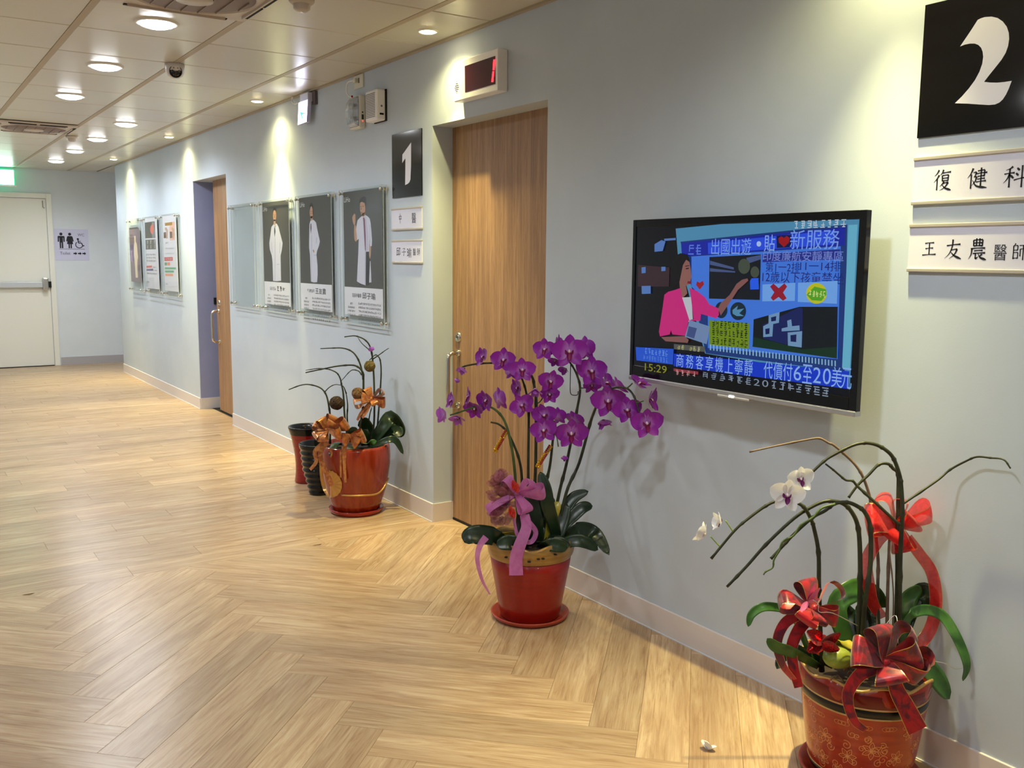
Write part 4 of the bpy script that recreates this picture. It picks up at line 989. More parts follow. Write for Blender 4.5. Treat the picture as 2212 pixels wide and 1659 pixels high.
layer('studio_screens', (90, 130, 200), [[(155, 636), (222, 634), (222, 692), (157, 694)], [(250, 330), (300, 300), (330, 310), (310, 380), (250, 386)], [(320, 290), (405, 284), (405, 300), (322, 306)], [(155, 500), (185, 496), (185, 540), (156, 544)], [(300, 495), (330, 495), (330, 525), (300, 528)]])
layer('presenter_hair', (14, 12, 14), [[(360, 640), (366, 480), (392, 420), (440, 396), (490, 408), (508, 450), (500, 520), (450, 560), (430, 660), (380, 680)]])
layer('presenter_face', (150, 100, 92), [[(440, 520), (452, 470), (478, 440), (505, 460), (516, 520), (520, 570), (508, 620), (480, 634), (490, 690), (450, 730), (436, 660), (430, 580)]])
layer('hair_front', (20, 16, 18), [[(372, 470), (392, 420), (440, 396), (490, 406), (508, 440), (480, 446), (458, 482), (446, 540), (434, 600), (404, 640), (370, 600), (362, 540)]])
layer('eyes', (40, 24, 26), [[(478, 506), (500, 502), (502, 510), (480, 514)], [(474, 488), (504, 484), (504, 489), (475, 494)]])
layer('lips', (140, 20, 40), [[(494, 600), (520, 604), (512, 622), (490, 616)]])
layer('presenter_blouse', (200, 206, 214), [[(450, 720), (520, 716), (530, 880), (500, 900)]])
layer('presenter_jacket', (214, 40, 130), [[(440, 650), (452, 720), (506, 890), (520, 880), (536, 880), (516, 716), (505, 650), (560, 672), (620, 720), (650, 770), (720, 800), (720, 850), (700, 872), (590, 840), (585, 890), (500, 890), (476, 1000), (380, 990), (370, 960), (362, 990), (290, 1005), (282, 970), (310, 790), (322, 700), (350, 678), (400, 664)]])
layer('presenter_hand', (140, 92, 88), [[(298, 1010), (470, 1002), (500, 1030), (492, 1052), (330, 1040)]]); layer('presenter_arm', (140, 92, 88), [[(715, 800), (735, 760), (800, 700), (850, 620), (890, 590), (930, 580), (936, 596), (905, 625), (860, 665), (812, 740), (735, 852)]])
layer('presenter_paper', (120, 146, 190), [[(506, 884), (655, 932), (632, 1062), (472, 1008)]]); layer('paper_print', (70, 86, 140), [[(500, 930), (560, 945), (540, 1020), (484, 1002)]])
layer('caption_tag', (92, 92, 84), [[(392, 1060), (618, 1078), (618, 1118), (392, 1098)]]); tvtext('caption_text', '## ###', 500, 1090, 32, 200, (190, 190, 130))
layer('ticker_left', (36, 90, 220), [[(112, 1082), (390, 1096), (385, 1210), (118, 1180)]]); tvtext('ticker_text', '#######', 262, 1120, 40, 220, (110, 160, 250)); tvtext('ticker_text', '#########', 256, 1168, 34, 230, (90, 140, 240))
layer('ticker_band', (20, 60, 214), [[(392, 1130), (1692, 1262), (1690, 1392), (390, 1222)]])
def slanted(name, body, a0, b0, a1, b1, h, rgb):
    n = len(body)
    for k, c in enumerate(body):
        if c == ' ': continue
        t = (k + 0.5) / n; q = 0.86 + 0.28 * t
        tvtext(name, c, a0 + (a1 - a0) * t, b0 + (b1 - b0) * t, h * q * (0.8 if c in '620' else 1), (a1 - a0) / n * 0.86 * (0.8 if c in '620' else 1), rgb)
slanted('ticker_text', '商務客享機上寧靜 代價付6至20美元', 400, 1176, 1690, 1316, 92, (150, 190, 255))
tvtext('clock_text', '15:29', 258, 1238, 46, 200, (150, 150, 40))
layer('red_tag', (150, 60, 70), [[(390, 1238), (570, 1262), (568, 1312), (388, 1286)]]); slanted('tag_text', '####', 396, 1264, 556, 1286, 38, (220, 160, 160))
slanted('crawl_text', '######20#######', 590, 1284, 1530, 1415, 46, (140, 156, 176))
tvtext('logo_text', '########', 1455, 182, 44, 330, (196, 214, 230))

# ------------------------------------------------------------------ plants: materials
def mk_petal(name, inner, mid, outer, y0=0.0, y1=0.5):
    mt = mat(name, mid, 0.45, sheen=0.2)
    n, l, b = nodes(mt)
    tc = n.new('ShaderNodeTexCoord'); sp_ = n.new('ShaderNodeSeparateXYZ'); l.new(tc.outputs['Object'], sp_.inputs[0])
    mr = n.new('ShaderNodeMapRange'); mr.inputs['From Min'].default_value = y0; mr.inputs['From Max'].default_value = y1; l.new(sp_.outputs['Y'], mr.inputs['Value'])
    vn = tex(mt, (16, 1.5, 1)); f = noise(mt, vn, 2.0, 3)
    c = ramp(mt, mr.outputs[0], [(0.0, inner), (0.45, mid), (1.0, outer)])
    c = mixc(mt, math_n(mt, 'MULTIPLY', f, 0.25), c, tuple(int(v * 0.7) for v in mid))
    base(mt, c)
    tl = n.new('ShaderNodeBsdfTranslucent'); l.new(c, tl.inputs[0]); mx = n.new('ShaderNodeMixShader'); mx.inputs[0].default_value = 0.22
    out = n['Material Output']; l.new(b.outputs[0], mx.inputs[1]); l.new(tl.outputs[0], mx.inputs[2]); l.new(mx.outputs[0], out.inputs['Surface'])
    return mt
M_PET = mk_petal('purple_petal', (216, 150, 236), (156, 34, 176), (142, 24, 164))
M_PETP = mk_petal('pale_petal', (206, 150, 226), (176, 86, 200), (184, 104, 208))
M_PETW = mk_petal('white_petal', (252, 246, 250), (252, 251, 254), (250, 250, 254))
M_LIP = mat('purple_lip', (126, 14, 84), 0.45)
M_LIPW = mat('violet_lip', (110, 12, 100), 0.45)
M_LIPC = mat('lip_pale', (232, 206, 220), 0.45)
def mk_leaf(name, a, b_, rough=0.3):
    mt = mat(name, a, rough, spec=0.5); v = tex(mt, (30, 30, 30)); base(mt, ramp(mt, noise(mt, v, 1.0, 4), [(0.3, a), (0.75, b_)])); return mt
M_LEAF = mk_leaf('dark_leaf', (24, 42, 26), (36, 58, 34))
M_LEAFG = mk_leaf('fresh_leaf', (44, 82, 34), (66, 108, 46))
M_LEAFY = mk_leaf('yellow_leaf', (150, 146, 40), (196, 176, 60))
M_STEM = mk_leaf('dark_stem', (34, 36, 22), (56, 62, 34), 0.45)
M_STEMG = mk_leaf('green_stem', (58, 76, 36), (84, 104, 50), 0.45)
M_STEMB = mk_leaf('dry_stem', (96, 76, 60), (130, 108, 88), 0.6)
M_SOIL = mk_leaf('bark_soil', (34, 25, 18), (60, 46, 34), 0.9)
def mk_ribbon(name, a, b_, rough=0.3, metal=0.0, sc=60, trans=0.0, stripes=False, glit=False):
    mt = mat(name, a, rough, metal, sheen=0.3)
    n, l, b = nodes(mt)
    v = tex(mt, (sc, sc, sc)); c = ramp(mt, noise(mt, v, 1.0, 4, 0.6, 0.8), [(0.42, a), (0.58, b_)]); base(mt, c)
    if trans:
        t = n.new('ShaderNodeBsdfTransparent'); tl = n.new('ShaderNodeBsdfTranslucent'); l.new(c, tl.inputs[0])
        m1 = n.new('ShaderNodeMixShader'); m1.inputs[0].default_value = 0.4; l.new(b.outputs[0], m1.inputs[1]); l.new(tl.outputs[0], m1.inputs[2])
        m2 = n.new('ShaderNodeMixShader'); m2.inputs[0].default_value = trans; l.new(m1.outputs[0], m2.inputs[1]); l.new(t.outputs[0], m2.inputs[2])
        l.new(m2.outputs[0], n['Material Output'].inputs['Surface'])
    return mt
M_GOLD = mat('gold_wire', (214, 178, 108), 0.28, 0.9)
M_PINK = mk_ribbon('pink_ribbon', (214, 120, 196), (224, 136, 206), 0.45, 0, 30, trans=0.08)
M_COPPER = mk_ribbon('copper_ribbon', (160, 88, 44), (200, 132, 72), 0.28, 0.45, 40)
M_REDR = mk_ribbon('red_sheer_ribbon', (206, 18, 22), (226, 40, 36), 0.3, 0, 60, trans=0.15)
M_REDM = mk_ribbon('red_marbled_ribbon', (178, 10, 26), (92, 8, 34), 0.32, 0.1, 26)
M_MAUVE = mk_ribbon('mauve_organza', (196, 124, 144), (160, 92, 90), 0.3, 0.1, 40, trans=0.3)
M_GLIT = mk_ribbon('red_glitter', (190, 6, 14), (90, 2, 8), 0.22, 0.7, 300)

# ------------------------------------------------------------------ plants: builders
def depth_pt(D):
    return lambda px, py, off=0.0: at(px, py, D - off)      # off > 0: nearer to the camera
def petal_grid(L, Wd, p=0.8, q=0.7, basew=0.12, cup=0.15, curl=0.1, wav=0.0, nl=8, nw=6, tip=0.0):
    mb = MB(); vs = []; fs = []
    for i in range(nl + 1):
        s = i / nl
        hw = Wd / 2 * (max(0.0, math.sin(PI * min(1, s ** p))) ** q) if s < 1 else 0.0
        hw = max(hw, basew * Wd / 2 * (1 - s)) if s < 0.5 else max(hw, 0.004)
        for k in range(nw + 1):
            u = -1 + 2 * k / nw
            vs.append((u * hw, s * L - tip * abs(u) * 0, cup * Wd * (u * u) * hw / (Wd / 2) + curl * L * s * s + wav * math.sin(5 * u + 9 * s) * L))
    for i in range(nl):
        for k in range(nw): fs.append((i * (nw + 1) + k, i * (nw + 1) + k + 1, (i + 1) * (nw + 1) + k + 1, (i + 1) * (nw + 1) + k))
    mb.add(vs, fs); return mb
def mesh_of(mb, name, mts):
    me = mb.mesh(name)
    for mt in mts: me.materials.append(mt)
    for p, i in zip(me.polygons, mb.m): p.use_smooth = True; p.material_index = i
    return me
FL = {}
def flower_meshes(key, mp_, ml, mc):
    if key in FL: return FL[key]
    big = mesh_of(petal_grid(0.56, 0.60, 0.75, 0.55, 0.3, 0.10, 0.04, 0.012), 'petal', [mp_])
    sep = mesh_of(petal_grid(0.52, 0.36, 0.85, 0.65, 0.35, 0.12, 0.05, 0.006), 'petal', [mp_])
    dor = mesh_of(petal_grid(0.50, 0.36, 0.85, 0.65, 0.35, 0.14, 0.08, 0.006), 'petal', [mp_])
    lip = MB()
    a = petal_grid(0.26, 0.17, 0.8, 0.7, 0.5, 0.4, 0.25); a.v = [Vector((v.x, -v.y - 0.02, v.z + 0.10)) for v in a.v]; lip.add(a.v, a.f, 0)
    for s in (-1, 1):
        b = petal_grid(0.16, 0.13, 0.8, 0.7, 0.5, 0.3, 0.3)
        rm = Matrix.Rotation(s * 1.1, 3, 'Y') @ Matrix.Rotation(-s * 0.5, 3, 'Z')
        b.v = [rm @ Vector((v.x, v.y - 0.07, v.z)) + Vector((s * 0.06, -0.02, 0.08)) for v in b.v]; lip.add(b.v, b.f, 0)
    lip.sphere((0, 0.01, 0.09), 0.055, 10, 7, (0.8, 1.1, 1.5), 1)
    lm = mesh_of(lip, 'lip', [ml, mc])
    FL[key] = (big, sep, dor, lm); return FL[key]
def flower(parent, pos, size, face, roll=0.0, fold=10.0, key='p', name='flower'):
    """face = (right, up, towards the camera) in view axes; size = full width in metres"""
    ms = {'p': lambda: flower_meshes('p', M_PET, M_LIP, M_LIPC), 'l': lambda: flower_meshes('l', M_PETP, M_LIP, M_LIPC), 'w': lambda: flower_meshes('w', M_PETW, M_LIPW, M_LIPC)}[key]()
    z = (CR * face[0] + CU * face[1] + CT * face[2]).normalized()
    up = CU if abs(z.dot(CU)) < 0.95 else CR
    x = up.cross(z).normalized(); y = z.cross(x)
    R = Matrix((x, y, z)).transposed() @ Matrix.Rotation(math.radians(roll), 3, 'Z')
    S = size
    M4 = Matrix.Translation(pos - ORG[parent.name]) @ R.to_4x4() @ Matrix.Scale(S, 4)
    f = shared(name, ms[3], parent, M4)
    for me, ang, fo in ((ms[2], 0, fold), (ms[0], 74, fold * 0.6), (ms[0], -74, fold * 0.6), (ms[1], 142, fold + 6), (ms[1], -142, fold + 6)):
        mt4 = Matrix.Rotation(math.radians(ang + random.uniform(-5, 5)), 4, 'Z') @ Matrix.Rotation(math.radians(fo + random.uniform(-6, 6)), 4, 'X') @ Matrix.Translation((0, 0.03, 0.0 if me is not ms[0] else 0.02))
        shared('petal', me, f, mt4)
    return f
def stem(parent, pts, r0, r1, mt, name='stem', n=6, seg=8):
    c = crom(pts, n); k = len(c); rd = [r0 + (r1 - r0) * i / (k - 1) for i in range(k)]
    for i in range(0, k, n * 1 + 3): rd[i] *= 1.3
    return MB().tube(c, rd, seg).build(name, mt, parent, True)
def leaf(parent, pts, wd, mt, name='leaf', side=None, cup=0.09, n=6, thick=0.0012, blunt=0.5):
    c = crom(pts, n); k = len(c)
    ws = [wd * (0.32 + 0.68 * math.sin(PI * min(1, (i / (k - 1)) * 0.62 + 0.12)) if i < k * 0.6 else (max(0.03, (1 - ((i / (k - 1) - 0.6) / 0.4) ** 2.2) ** blunt))) for i in range(k)]
    if side is None:
        hz = (c[-1] - c[0]).cross(Vector((0, 0, 1)))
        hz = hz.normalized() if hz.length > 0.02 else CR
        side = []
        for i in range(k):
            t_ = (c[min(i + 1, k - 1)] - c[max(i - 1, 0)]).normalized(); s_ = t_.cross(CT).normalized()
            h2 = hz if hz.dot(s_) > 0 else -hz
            side.append((s_ * 1.0 + h2 * 0.45).normalized())
    mb = MB(); mb.strip(c, side, ws, cup, nseg=6)
    return mb.build(name, mt, parent, True, solid=thick)
def loop_path(c, d, n_, L, fat, k=14):
    pts = []
    for i in range(k + 1):
        t = i / k; a = PI * t
        pts.append(c + d * (L * math.sin(a) ** 0.8) + n_ * (fat * L * math.sin(2 * PI * t) * -0.5 * (0.6 + 0.4 * math.sin(a))))
    return pts
def bow(parent, D, c, loops, tails, mats, name='ribbon_bow', wd=0.035, edge=0.0, knot=0.012):
    """c: pixel of the knot; loops: (pixel of loop end, width factor, tilt deg, fatness, depth offset); tails: list of pixel paths with width"""
    C = at(c[0], c[1], D)
    kn = MB().sphere(C, knot, 12, 8, (1, 1, 1.1)); K = kn.build(name, mats[0], parent, True)
    me = 1 if edge else None
    for (px, py), wf, tilt, fat, off in loops:
        E_ = at(px, py, D - off); d = E_ - C; L = d.length; d.normalize()
        nn = (CT - d * CT.dot(d)).normalized(); nn = Matrix.Rotation(math.radians(tilt), 3, d) @ nn
        side = d.cross(nn)
        p = loop_path(C, d, nn, L, fat)
        k = len(p); ws = [wd * wf * (0.35 + 0.65 * math.sin(PI * i / (k - 1)) ** 0.6) for i in range(k)]
        MB().strip(p, side, ws, 0.03, nseg=4, mi_edge=me, edge=edge).build('loop', mats, K, True)
    for path, w0, w1, tw in tails:
        pts = crom([at(q[0], q[1], D - (q[2] if len(q) > 2 else 0.0)) for q in path], 6); k = len(pts)
        sides = [(Matrix.Rotation(math.radians(tw * i / (k - 1)), 3, CF) @ (pts[min(i + 1, k - 1)] - pts[max(i - 1, 0)]).cross(CF).normalized() if False else (Matrix.Rotation(math.radians(tw * i / (k - 1)), 3, (pts[min(i + 1, k - 1)] - pts[max(i - 1, 0)]).normalized()) @ (pts[min(i + 1, k - 1)] - pts[max(i - 1, 0)]).cross(CF).normalized())) for i in range(k)]
        ws = [w0 + (w1 - w0) * i / (k - 1) for i in range(k)]
        MB().strip(pts, sides, ws, 0.02, nseg=4, mi_edge=me, edge=edge).build('tail', mats, K, True)
    return K
def saucer(c, r, h, label, mt):
    o = MB().lathe([(0.0, 0.004), (r * 0.80, 0.004), (r * 0.86, 0.010), (r * 0.97, h * 0.92), (r, h), (r * 1.025, h * 0.9), (r * 1.0, h * 0.55), (r * 0.93, 0.0), (0.0, 0.0)], (0, 0, 0), 56).build('plant_saucer', mt, smooth=True)
    o.location = c; ORG[o.name] = Vector(c)
    return tag(o, label, 'saucer', 'plant pot saucers')
def mk_glaze(name, a, b_, rough=0.2, sc=(3, 3, 20)):
    mt = mat(name, a, rough, coat=0.3); v = tex(mt, sc); base(mt, ramp(mt, noise(mt, v, 4, 4), [(0.3, a), (0.7, b_)])); return mt

# ------------------------------------------------------------------ red pot with the purple orchid
A2 = Vector((-0.314, 2.886, 0)); DP2 = depth_of(A2 + Vector((0, 0, 0.38))); P2 = depth_pt(DP2)
XCL = lambda px: -0.035 - 0.115 * min(1, max(0, (px - 1250) / 70))
M_TERRA = mk_glaze('red_saucer', (150, 48, 30), (172, 60, 38), 0.4)
saucer(A2, 0.150, 0.022, 'round red saucer under the red pot with gold rim', M_TERRA)
pl = thing('potted_orchid', 'purple flowering orchid in a red pot with wavy gold rim', 'potted plant', A2 + Vector((0, 0, 0.006)))
M_POT2 = mk_glaze('red_pot_glaze', (142, 16, 8), (156, 22, 12), 0.32)
M_RIM2 = mk_glaze('antique_gold', (176, 140, 78), (150, 112, 58), 0.35)
n_, l_, b_ = nodes(M_RIM2); b_.inputs['Metallic'].default_value = 0.35
prof = [(0.0, 0.006), (0.112, 0.006), (0.116, 0.010), (0.128, 0.07), (0.140, 0.14), (0.151, 0.20), (0.160, 0.262), (0.150, 0.262), (0.138, 0.18), (0.0, 0.17)]
MB().lathe(prof, A2, 64).build('pot', M_POT2, pl, True)
def wave2(i, q, r, z):
    k = {1: 0.2, 2: 0.6, 3: 1.0, 4: 1.0, 5: 1.0, 6: 0.6}.get(i, 0)
    return r + k * 0.004 * math.sin(9 * q + 0.6), z + k * 0.0075 * math.sin(7 * q + 1.0) 
MB().lathe([(0.160, 0.252), (0.166, 0.262), (0.171, 0.290), (0.170, 0.312), (0.166, 0.321), (0.158, 0.318), (0.152, 0.300), (0.150, 0.262)], A2, 96, wave2).build('gold_rim', M_RIM2, pl, True, label='wavy antique gold rim')
MB().lathe([(0.0, 0.306), (0.08, 0.306), (0.155, 0.300)], A2, 40).build('soil', M_SOIL, pl, True)
for qx, qy, s in ((1046, 800, 0), (1145, 1182, 0), (1143, 1214, 1), (1163, 1208, 0), (1173, 1207, 1), (1200, 1198, 1), (1093, 1204, 0), (1215, 1183, 0)):
    if qy < 1100: continue
    c = at(qx, qy, DP2); a = math.atan2(c.y - A2.y, c.x - A2.x)
    v = ray(qx, qy); ox, oy = CAM.x - A2.x, CAM.y - A2.y; A_ = v.x ** 2 + v.y ** 2; B_ = 2 * (ox * v.x + oy * v.y); C_ = ox * ox + oy * oy - 0.1735 ** 2
    dsc = B_ * B_ - 4 * A_ * C_
    if dsc < 0: continue
    t = (-B_ - math.sqrt(dsc)) / (2 * A_); p = CAM + v * t
    MB().sphere(p, 0.006, 8, 6, (1.2, 1.2, 0.45)).build('rim_fleck', M_INK, pl, True)
O8, S8 = (940, 700), 4.424
def c8(a, b_, off=0.0): return at(O8[0] + a / S8, O8[1] + b_ / S8, DP2 - off)
root = lambda px, py, off=0.0: at(px, py, DP2 - off)
ST = [[(1126, 1175), (1116, 1090), (1112, 1020), (1104, 960), (1090, 910), (1068, 884), (1040, 876), (1005, 886), (972, 897)],
      [(1134, 1175), (1127, 1100), (1127, 1030), (1119, 985), (1098, 937), (1078, 917), (1060, 912)],
      [(1142, 1175), (1141, 1080), (1141, 1000), (1142, 890), (1137, 850), (1129, 822), (1122, 812)],
      [(1150, 1175), (1153, 1090), (1157, 1000), (1158, 872), (1155, 840), (1148, 812), (1125, 800), (1098, 795), (1078, 785), (1040, 785), (1012, 789), (998, 793)],
      [(1165, 1175), (1177, 1060), (1188, 1005), (1195, 944), (1200, 918), (1190, 905)],
      [(1188, 1175), (1207, 1069), (1224, 1000), (1245, 892), (1253, 842), (1247, 812), (1236, 790), (1228, 780)],
      [(1200, 1175), (1223, 1065), (1251, 1000), (1274, 917), (1284, 888), (1293, 868), (1308, 846), (1332, 837), (1354, 839), (1370, 857), (1383, 896)]]
SOFF = [0.05, 0.03, 0.0, 0.04, 0.05, -0.02, -0.06]
for k, (s, of) in enumerate(zip(ST, SOFF)):
    n = len(s)
    stem(pl, [root(x, y, of * min(1, i / 3)) for i, (x, y) in enumerate(s)], 0.0068, 0.0032, M_STEM if k != 0 else M_STEMG)
for a, b_, c_ in (((1253, 842), (1247, 800), (1252, 782)), ((1158, 872), (1166, 868), (1172, 860)), ((1150, 895), (1153, 888), (1157, 878)), ((1200, 922), (1206, 925), (1212, 924)), ((1199, 923), (1203, 945), (1206, 965)), ((1253, 838), (1262, 838), (1266, 834)), ((1354, 839), (1362, 832), (1366, 828)), ((1376, 870), (1384, 868), (1390, 866))):
    stem(pl, [root(*a, 0.0), root(*b_, 0.01), root(*c_, 0.02)], 0.003, 0.002, M_STEMG, 'flower_stalk', 4, 6)
MB().tube(crom([root(1233, 775, 0.03), root(1232, 820, 0.03), root(1232, 846, 0.03), root(1236, 853, 0.03), root(1247, 853, 0.03), root(1249, 845, 0.03)]), 0.0016, 6).build('support_wire', M_INK, pl, True)
FLW = [ # crop px, py, width, facing, roll, fold, kind, offset
 (468, 320, 150, (-0.7, 0.1, 0.5), 10, 22, 'p', 0.05), (275, 415, 110, (-0.4, -0.8, 0.3), 0, 55, 'l', 0.05), (212, 515, 70, (-0.2, -0.95, 0.2), 0, 75, 'l', 0.05),
 (660, 345, 200, (-0.35, 0.0, 0.9), -4, 12, 'p', 0.06), (832, 440, 195, (0.0, 0.0, 1), 0, 10, 'p', 0.09), (735, 440, 150, (0.2, -0.3, -0.4), 0, 15, 'p', 0.01), 
 (800, 610, 150, (-0.75, -0.2, 0.45), 20, 15, 'p', 0.04), (835, 775, 190, (-0.2, -0.1, 0.9), 28, 8, 'p', 0.07), (955, 610, 130, (0.0, -0.95, 0.35), 0, 58, 'l', 0.10),
 (1095, 545, 200, (0.2, -0.2, 0.6), -10, 12, 'p', 0.05), (1092, 670, 150, (0.1, -0.3, 0.8), 0, 14, 'p', 0.03), (1050, 870, 200, (-0.35, -0.15, 0.85), 8, 10, 'p', 0.08),
 (1165, 885, 150, (0.5, 0.2, -0.6), 0, 10, 'p', 0.02), (1045, 1015, 205, (-0.3, -0.1, 0.85), 12, 10, 'p', 0.11), (1300, 1040, 245, (0.0, -0.25, 0.9), 0, 12, 'p', 0.09), (1330, 925, 170, (0.4, 0.5, -0.5), 0, 6, 'p', 0.05),
 (1228, 1255, 85, (0.15, -0.97, 0.1), 0, 72, 'p', 0.06), (1052, 245, 185, (-0.35, 0.05, 0.85), 0, 10, 'p', 0.05), (1165, 215, 170, (0.85, 0.2, 0.25), 0, 16, 'p', 0.02),
 (1280, 265, 265, (0.0, 0.0, 1.0), 0, 8, 'p', 0.08), (1420, 235, 200, (0.5, 0.1, -0.5), 0, 10, 'p', 0.02), (1150, 345, 110, (-0.3, -0.5, 0.5), 0, 30, 'p', 0.02), (1250, 420, 110, (-0.5, -0.6, 0.3), 0, 50, 'p', 0.03),
 (1485, 455, 250, (0.25, 0.05, 0.85), 0, 8, 'p', 0.04), (1495, 575, 150, (0.1, -0.6, 0.6), 0, 25, 'p', 0.02), (1630, 570, 170, (0.55, 0.3, 0.45), 30, 20, 'p', 0.01), (1655, 730, 255, (-0.1, -0.2, 0.9), 6, 10, 'p', 0.02), (1740, 610, 150, (0.7, 0.5, -0.2), 0, 20, 'p', -0.03),
 (1832, 820, 205, (0.1, -0.1, 0.95), 12, 8, 'p', 0.0), (2020, 945, 225, (0.05, -0.15, 0.95), 5, 8, 'p', -0.01), (1945, 585, 180, (0.3, 0.6, 0.3), 60, 22, 'p', -0.04), (2040, 725, 180, (0.85, -0.1, 0.35), 0, 25, 'p', -0.04), (1600, 905, 160, (0.2, -0.9, 0.1), 0, 50, 'p', 0.0),
 (165, 735, 130, (-0.8, 0.1, 0.35), 0, 14, 'p', 0.04), (88, 865, 135, (-0.7, -0.2, -0.4), 0, 20, 'l', 0.05), (225, 880, 150, (-0.2, -0.7, 0.4), 0, 40, 'l', 0.05), (335, 700, 150, (-0.93, 0.1, 0.15), 0, 10, 'p', 0.05), (385, 800, 175, (-0.3, -0.4, 0.5), 0, 22, 'p', 0.04), (500, 730, 170, (-0.7, -0.2, 0.55), 0, 14, 'p', 0.07), (600, 720, 190, (0.6, 0.1, -0.4), 0, 8, 'p', 0.03)]
for a, b_, wd, fc, ro, fo, ky, of in FLW:
    flower(pl, c8(a, b_, of), wd / S8 / 557 * (1.3 if fo > 40 else 1.35 if abs(fc[0]) > 0.6 else 1.18), fc, ro, fo, ky)
LV = [([(1150, 1190, 0), (1128, 1176, .10), (1100, 1172, .14), (1072, 1178, .15)], 34, M_LEAF), ([(1160, 1190, 0), (1180, 1178, .12), (1205, 1178, .13), (1226, 1184, .12)], 30, M_LEAF), ([(1150, 1190, 0), (1142, 1160, .08), (1132, 1130, .08), (1128, 1100, .06)], 34, M_LEAF), ([(1180, 1190, 0), (1200, 1160, .02), (1212, 1125, 0), (1226, 1090, -.02)], 34, M_LEAF), ([(1140, 1180, 0), (1096, 1166, .05), (1048, 1156, .09), (1018, 1158, .11), (1003, 1172, .12)], 42, M_LEAF), ([(1203, 1180, 0), (1198, 1140, 0.03), (1184, 1095, .05), (1177, 1055, .05), (1167, 1019, .04)], 30, M_LEAF),
      ([(1190, 1178, 0), (1205, 1134, -.02), (1222, 1100, -.05), (1241, 1074, -.07), (1271, 1061, -.08)], 27, M_LEAF), ([(1195, 1180, 0), (1217, 1138, 0), (1241, 1112, -.02), (1260, 1096, -.03), (1280, 1093, -.04)], 28, M_LEAF),
      ([(1190, 1180, 0), (1227, 1156, 0.0), (1253, 1143, -.02), (1285, 1153, -.04), (1316, 1199, -.06)], 32, M_LEAF), ([(1180, 1182, 0), (1212, 1176, .05), (1241, 1168, .06), (1265, 1172, .06), (1292, 1188, .05)], 28, M_LEAF),
      ([(1160, 1180, 0), (1152, 1140, .03), (1148, 1100, .03), (1147, 1065, .02)], 48, M_LEAF), ([(1180, 1175, 0), (1190, 1130, 0.02), (1199, 1100, .02), (1207, 1084, .01)], 22, M_LEAFY),
      ([(1150, 1180, 0), (1180, 1176, .08), (1205, 1172, .10), (1232, 1178, .10)], 26, M_LEAF), ([(1140, 1180, 0), (1120, 1162, .06), (1100, 1152, .08), (1085, 1150, .09)], 20, M_LEAFY), ([(1150, 1180, 0), (1170, 1150, .0), (1180, 1110, -.03), (1192, 1070, -.05)], 34, M_LEAF)]
for path, wd, mt in LV: leaf(pl, [P2(*q) for q in path], wd / 557, mt, side=None if abs(path[-1][0] - path[0][0]) > 60 else CR)
# ribbons and trimmings
pb = bow(pl, DP2 - 0.11, (1116, 1066), [((1150, 1040), 1.0, 55, 0.55, 0.02), ((1178, 1060), 1.0, 40, 0.5, 0.01), ((1138, 1108), 1.0, -40, 0.5, 0.03), ((1092, 1032), 0.8, 30, 0.5, 0.0), ((1052, 1105), 0.7, 30, 0.4, 0.0)],
    [([(1128, 1110), (1140, 1125), (1157, 1148), (1150, 1168), (1136, 1170), (1118, 1156), (1110, 1120)], 0.020, 0.020, 60), ([(1133, 1112, 0.02), (1137, 1140, 0.03), (1124, 1175, 0.05), (1115, 1205, 0.055), (1115, 1243, 0.055)], 0.036, 0.052, 0), ([(1050, 1160, 0.02), (1036, 1180, 0.03), (1031, 1209, 0.04), (1041, 1252, 0.04), (1058, 1284, 0.03)], 0.026, 0.012, 50)], [M_PINK], wd=0.056)
rf = MB().sphere(at(1085, 1062, DP2 - 0.10), 0.022, 12, 8).build('organza_rose', M_MAUVE, pl, True)
rs = random.Random(5)
for k in range(40):
    a = rs.uniform(0, 2 * PI); rr = rs.uniform(0.3, 1.0)
    cx, cy = 1083 + 27 * rr * math.cos(a), 1080 + 54 * rr * math.sin(a)
    g_ = petal_grid(0.050, 0.052, 0.7, 0.5, 0.6, 0.35, 0.3)
    z = (CR * math.cos(a) * 0.7 + CU * -math.sin(a) * 0.7 + CT * rs.uniform(0.4, 1.2)).normalized(); q = z.to_track_quat('Y', 'Z').to_matrix()
    q = q @ Matrix.Rotation(rs.uniform(-0.8, 0.8), 3, 'Y')
    pos = at(cx, cy, DP2 - 0.09 - 0.03 * (1 - rr))
    g_.v = [pos + q @ (v - Vector((0, 0.025, 0))) for v in g_.v]; g_.build('organza_petal', M_MAUVE, rf, True)
M_REDG = mat('red_bead', (196, 30, 20), 0.15, coat=0.5)
for cx, cy, n in ((1114, 1052, 5), (1107, 1108, 4)):
    for k in range(n):
        ctr = at(cx + (k - n / 2) * 2.2, cy + (k - n / 2) * 2.0, DP2 - 0.15)
        pts = [ctr + (CR * math.cos(q) * 0.35 + CU * math.sin(q)) * 0.016 + CT * 0.004 * math.cos(q) for q in [2 * PI * i / 14 for i in range(15)]]
        MB().tube(pts, 0.0022, 6).build('red_ring', M_REDG, rf, True)
M_BG, M_BR = mat('gold_bead', (220, 170, 40), 0.2, 0.8), mat('crimson_bead', (150, 40, 20), 0.25)
